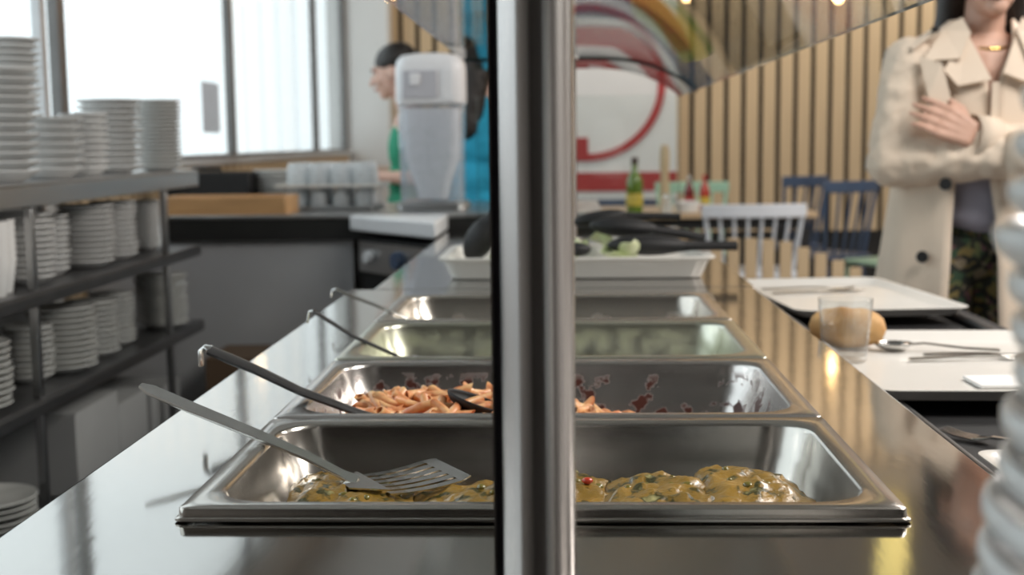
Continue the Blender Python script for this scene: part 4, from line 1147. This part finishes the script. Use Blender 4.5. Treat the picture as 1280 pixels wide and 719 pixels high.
# lilac top
mb = MB(); rings = []
for z_, rx, ry in ((.925, .158, .116), (.96, .160, .118), (1.05, .142, .108), (1.12, .150, .106), (1.20, .140, .095)):
    rings.append([(rx * math.cos(2 * PI * i / 32), .01 + ry * math.sin(2 * PI * i / 32) - .004 * math.sin(3 * 2 * PI * i / 32), z_ + (.008 * math.sin(5 * 2 * PI * i / 32) if z_ < .93 else 0)) for i in range(32)])
o = mb.loft(rings, False, False).build('top', LILAC, root, smooth=180); solidify(o, .004); 
# coat body: open shell, buttoned at the chest, flaring open from the waist down
mb = MB(); NZ, NA = 34, 60; rings = []
def lerp_tab(tab, z_):
    for (za, a), (zb, b) in zip(tab, tab[1:]):
        if za <= z_ <= zb: return tuple(p + (q - p) * (z_ - za) / (zb - za) for p, q in zip(a, b)) if isinstance(a, tuple) else a + (b - a) * (z_ - za) / (zb - za)
    return tab[-1][1]
RX = [(.55, (.250, .165)), (.75, (.232, .155)), (.95, (.205, .140)), (1.08, (.190, .132)), (1.20, (.196, .128)), (1.30, (.190, .112)), (1.365, (.160, .085)), (1.395, (.100, .066)), (1.42, (.072, .062))]
OPL = [(.55, -.112), (.75, -.100), (.95, -.088), (1.04, -.080), (1.09, -.020), (1.12, -.008), (1.28, -.012), (1.36, -.045), (1.42, -.058)]
OPR = [(.55, .022), (.75, .012), (.95, .006), (1.04, -.006), (1.09, -.012), (1.12, -.006), (1.28, .012), (1.36, .050), (1.42, .062)]
for k in range(NZ + 1):
    z_ = .55 + (1.42 - .55) * k / NZ
    rx, ry = lerp_tab(RX, z_); xl = lerp_tab(OPL, z_); xr = lerp_tab(OPR, z_)
    al = math.asin(max(-.98, min(.98, xl / rx))); ar = math.asin(max(-.98, min(.98, xr / rx)))
    # angle measured from straight ahead (-y); run from the right edge of the opening round the back to the left edge
    ring = []
    for i in range(NA + 1):
        t = i / NA
        a = ar + (2 * PI - ar + al) * t
        fold = .0055 * math.sin(a * 9 + z_ * 6) * max(0, (1.15 - z_)) / .5
        flare = 0
        if z_ < 1.06:
            ed = min(t, 1 - t)
            flare = .022 * max(0, 1 - ed / .07) * min(1, (1.06 - z_) / .2)
        ring.append(((rx + fold) * math.sin(a), .012 - (ry + fold + flare) * math.cos(a), z_))
    rings.append(ring)
o = mb.loft(rings, False, False, closed=False).build('coat', [COAT, COATIN], root, smooth=180)
s_ = solidify(o, .006, 1); s_.modifiers['solid'].material_offset = 1; s_.modifiers['solid'].material_offset_rim = 0
# sleeves
def sleeve(S, E, W, r, name):
    m = MB(); m.cone(S, E, r * 1.18, r * 1.02); Wv = Vector(E).lerp(Vector(W), .92)
    m.cone(E, Wv, r * 1.0, r * .80)
    m.ell(E, (r * 1.05, r * 1.05, r * 1.02))
    o = remesh(m.build(name, COAT, root, smooth=180), .008, 5, .016, .035)
    a = Vector(E).lerp(Vector(W), .80); b = Vector(E).lerp(Vector(W), 1.0)
    MB().tube([a, b], [r * .86, r * .90], 24, False).build('cuff', COAT, o, smooth=60).modifiers.new('solid', 'SOLIDIFY').thickness = .005
sleeve((-.160, .005, 1.318), (-.215, -.060, 1.085), (.085, -.190, 1.100), .060, 'sleeve')
sleeve((.160, .005, 1.318), (.222, -.075, 1.100), (-.058, -.140, 1.142), .058, 'sleeve')
# collar flaps, storm flap, epaulette, placket, buttons
def flap(pts, name, mat=COAT, th=.005):
    m = MB().add(pts, [list(range(len(pts)))]); o = m.build(name, mat, root, smooth=0); solidify(o, th, 0); return o
flap([(-.060, -.052, 1.425), (-.046, -.075, 1.388), (-.076, -.112, 1.325), (-.158, -.088, 1.322), (-.100, -.04, 1.398)], 'collar')
flap([(.074, -.062, 1.422), (.058, -.080, 1.388), (.078, -.114, 1.318), (.155, -.092, 1.322), (.112, -.056, 1.392)], 'collar')
flap([(-.052, -.070, 1.385), (-.010, -.128, 1.275), (-.085, -.126, 1.262), (-.115, -.112, 1.300)], 'lapel')
flap([(.060, -.070, 1.385), (.016, -.128, 1.290), (.085, -.126, 1.262), (.115, -.112, 1.300)], 'lapel')
flap([(-.165, -.078, 1.335), (-.118, -.112, 1.315), (-.095, -.134, 1.205), (-.125, -.130, 1.190), (-.150, -.118, 1.24)], 'storm_flap')
flap([(-.185, -.03, 1.362), (-.175, -.065, 1.352), (-.115, -.060, 1.398), (-.118, -.028, 1.404)], 'epaulette')
flap([(-.010, -.133, 1.27), (.006, -.133, 1.27), (.004, -.138, 1.09), (-.012, -.138, 1.09)], 'placket')
for (bx, by, bz) in ((-.155, -.121, .862), (-.112, -.145, 1.035)):
    MB().lathe([(.001, .004), (.013, .004), (.0145, .002), (.0145, -.003), (.001, -.003)], 20).build('button', BLACK, root, loc=(bx, by, bz), rot=(PI / 2, 0, -.55), smooth=40)
MB().lathe([(.001, .003), (.009, .003), (.010, -.002), (.001, -.002)], 16).build('button', BLACK, root, loc=(-.125, -.062, 1.398), rot=(.6, 0, 0), smooth=40)
# necklace
pts = []
for i in range(17):
    a = -1.15 + 2.3 * i / 16
    pts.append((.010 + .064 * math.sin(a), .012 - .074 * math.cos(a) + .004, 1.372 - .022 * math.cos(a)))
MB().tube(pts, .0045, 10).build('necklace', GOLD, root, smooth=50)

# --- woman in green at the far bench, in profile looking left ----------------
root = empty('person', (-.712, 5.60, 0), -PI / 2 - .12); tag(root, 'person in green sleeveless top with dark tied hair behind the bench', 'person')
HC = (0, -.05, 1.455)
mb = MB(); head(mb, HC, .22)
mb.cone((0, .03, 1.24), (0, -.01, 1.38), .050, .046)
mb.ell((0, .03, 1.14), (.140, .092, .15)); mb.ell((0, .02, .97), (.118, .085, .13)); mb.ell((0, .02, .84), (.145, .100, .12))
mb.cone((-.135, .03, 1.235), (.135, .03, 1.235), .042, .042)
for s, w_, kk in ((-1, (-.10, -.20, 1.02), (-.07, -.26, 1.01)), (1, (.14, -.22, 1.0), (.12, -.29, .99))):
    mb.cone((s * .160, .055, 1.225), (s * .19, .13, .99), .040, .034); mb.cone((s * .19, .13, .99), w_, .034, .024)
    hand(mb, w_, kk, (0, 0, 1), .07, .35, .0175, -s)
legs(mb, .82)
remesh(mb.build('body', SKIN2, root, smooth=180), .006, 4)
face_parts(root, HC, .22)
mb = MB(); mb.ell((0, -.036, 1.512), (.083, .098, .072), rot=(.35, 0, 0)); mb.ell((0, .040, 1.46), (.083, .066, .088)); mb.ell((0, .125, 1.500), (.045, .045, .042))
remesh(mb.build('hair', HAIR, root, smooth=180), .008, 3, .006, .03)
mb = MB(); mb.ell((0, .03, 1.12), (.152, .104, .15)); mb.ell((0, .02, .97), (.130, .097, .14)); mb.ell((0, .02, .85), (.158, .110, .12))
mb.cone((-.085, .03, 1.225), (-.085, .03, 1.10), .040, .06); mb.cone((.085, .03, 1.225), (.085, .03, 1.10), .040, .06)
remesh(mb.build('top', GREENTOP, root, smooth=180), .009, 4, .008, .06)
mb = MB(); mb.ell((0, .02, .80), (.150, .108, .10))
for s in (-1, 1):
    mb.cone((s * .082, .01, .78), (s * .088, 0, .45), .088, .064); mb.cone((s * .088, 0, .45), (s * .09, .02, .10), .064, .05)
remesh(mb.build('trousers', DARKCLOTH, root, smooth=180), .012, 3)

# --- person in turquoise behind the dispenser, seen from behind -------------
root = empty('person', (-.36, 5.45, 0), PI - .5); tag(root, 'person in turquoise jacket with long dark hair behind the dispenser', 'person')
HC = (0, -.01, 1.430)
mb = MB(); head(mb, HC, .1)
mb.cone((0, .02, 1.24), (0, .0, 1.36), .050, .046)
mb.ell((0, .02, 1.14), (.145, .092, .15)); mb.ell((0, .02, .96), (.12, .088, .13)); mb.ell((0, .02, .84), (.145, .100, .12))
for s in (-1, 1):
    mb.cone((s * .160, .02, 1.22), (s * .205, .01, .98), .040, .034); mb.cone((s * .205, .01, .98), (s * .17, -.18, .93), .034, .024)
    hand(mb, (s * .165, -.20, .93), (s * .15, -.26, .93), (0, 0, 1), .07, .35, .0175, -s)
legs(mb, .82)
remesh(mb.build('body', SKIN2, root, smooth=180), .006, 4)
face_parts(root, HC, .1)
mb = MB(); mb.ell((0, .02, 1.470), (.084, .100, .085)); mb.cone((0, .06, 1.45), (0, .11, 1.20), .078, .055)
remesh(mb.build('hair', HAIR, root, smooth=180), .008, 3, .006, .03)
mb = MB(); mb.ell((0, .02, 1.14), (.165, .115, .15)); mb.ell((0, .02, .98), (.150, .112, .15)); mb.ell((0, .02, .90), (.158, .116, .08))
for s in (-1, 1):
    mb.cone((s * .155, .02, 1.215), (s * .208, .01, .98), .058, .050); mb.cone((s * .208, .01, .98), (s * .172, -.165, .932), .050, .040)
mb.cone((0, .02, 1.22), (0, .02, 1.29), .085, .062)
remesh(mb.build('jacket', BLUETOP, root, smooth=180), .009, 4, .014, .05)
mb = MB(); mb.ell((0, .02, .80), (.150, .108, .10))
for s in (-1, 1):
    mb.cone((s * .082, .01, .78), (s * .088, 0, .45), .088, .064); mb.cone((s * .088, 0, .45), (s * .09, .02, .10), .064, .05)
remesh(mb.build('trousers', DARKCLOTH, root, smooth=180), .012, 3)
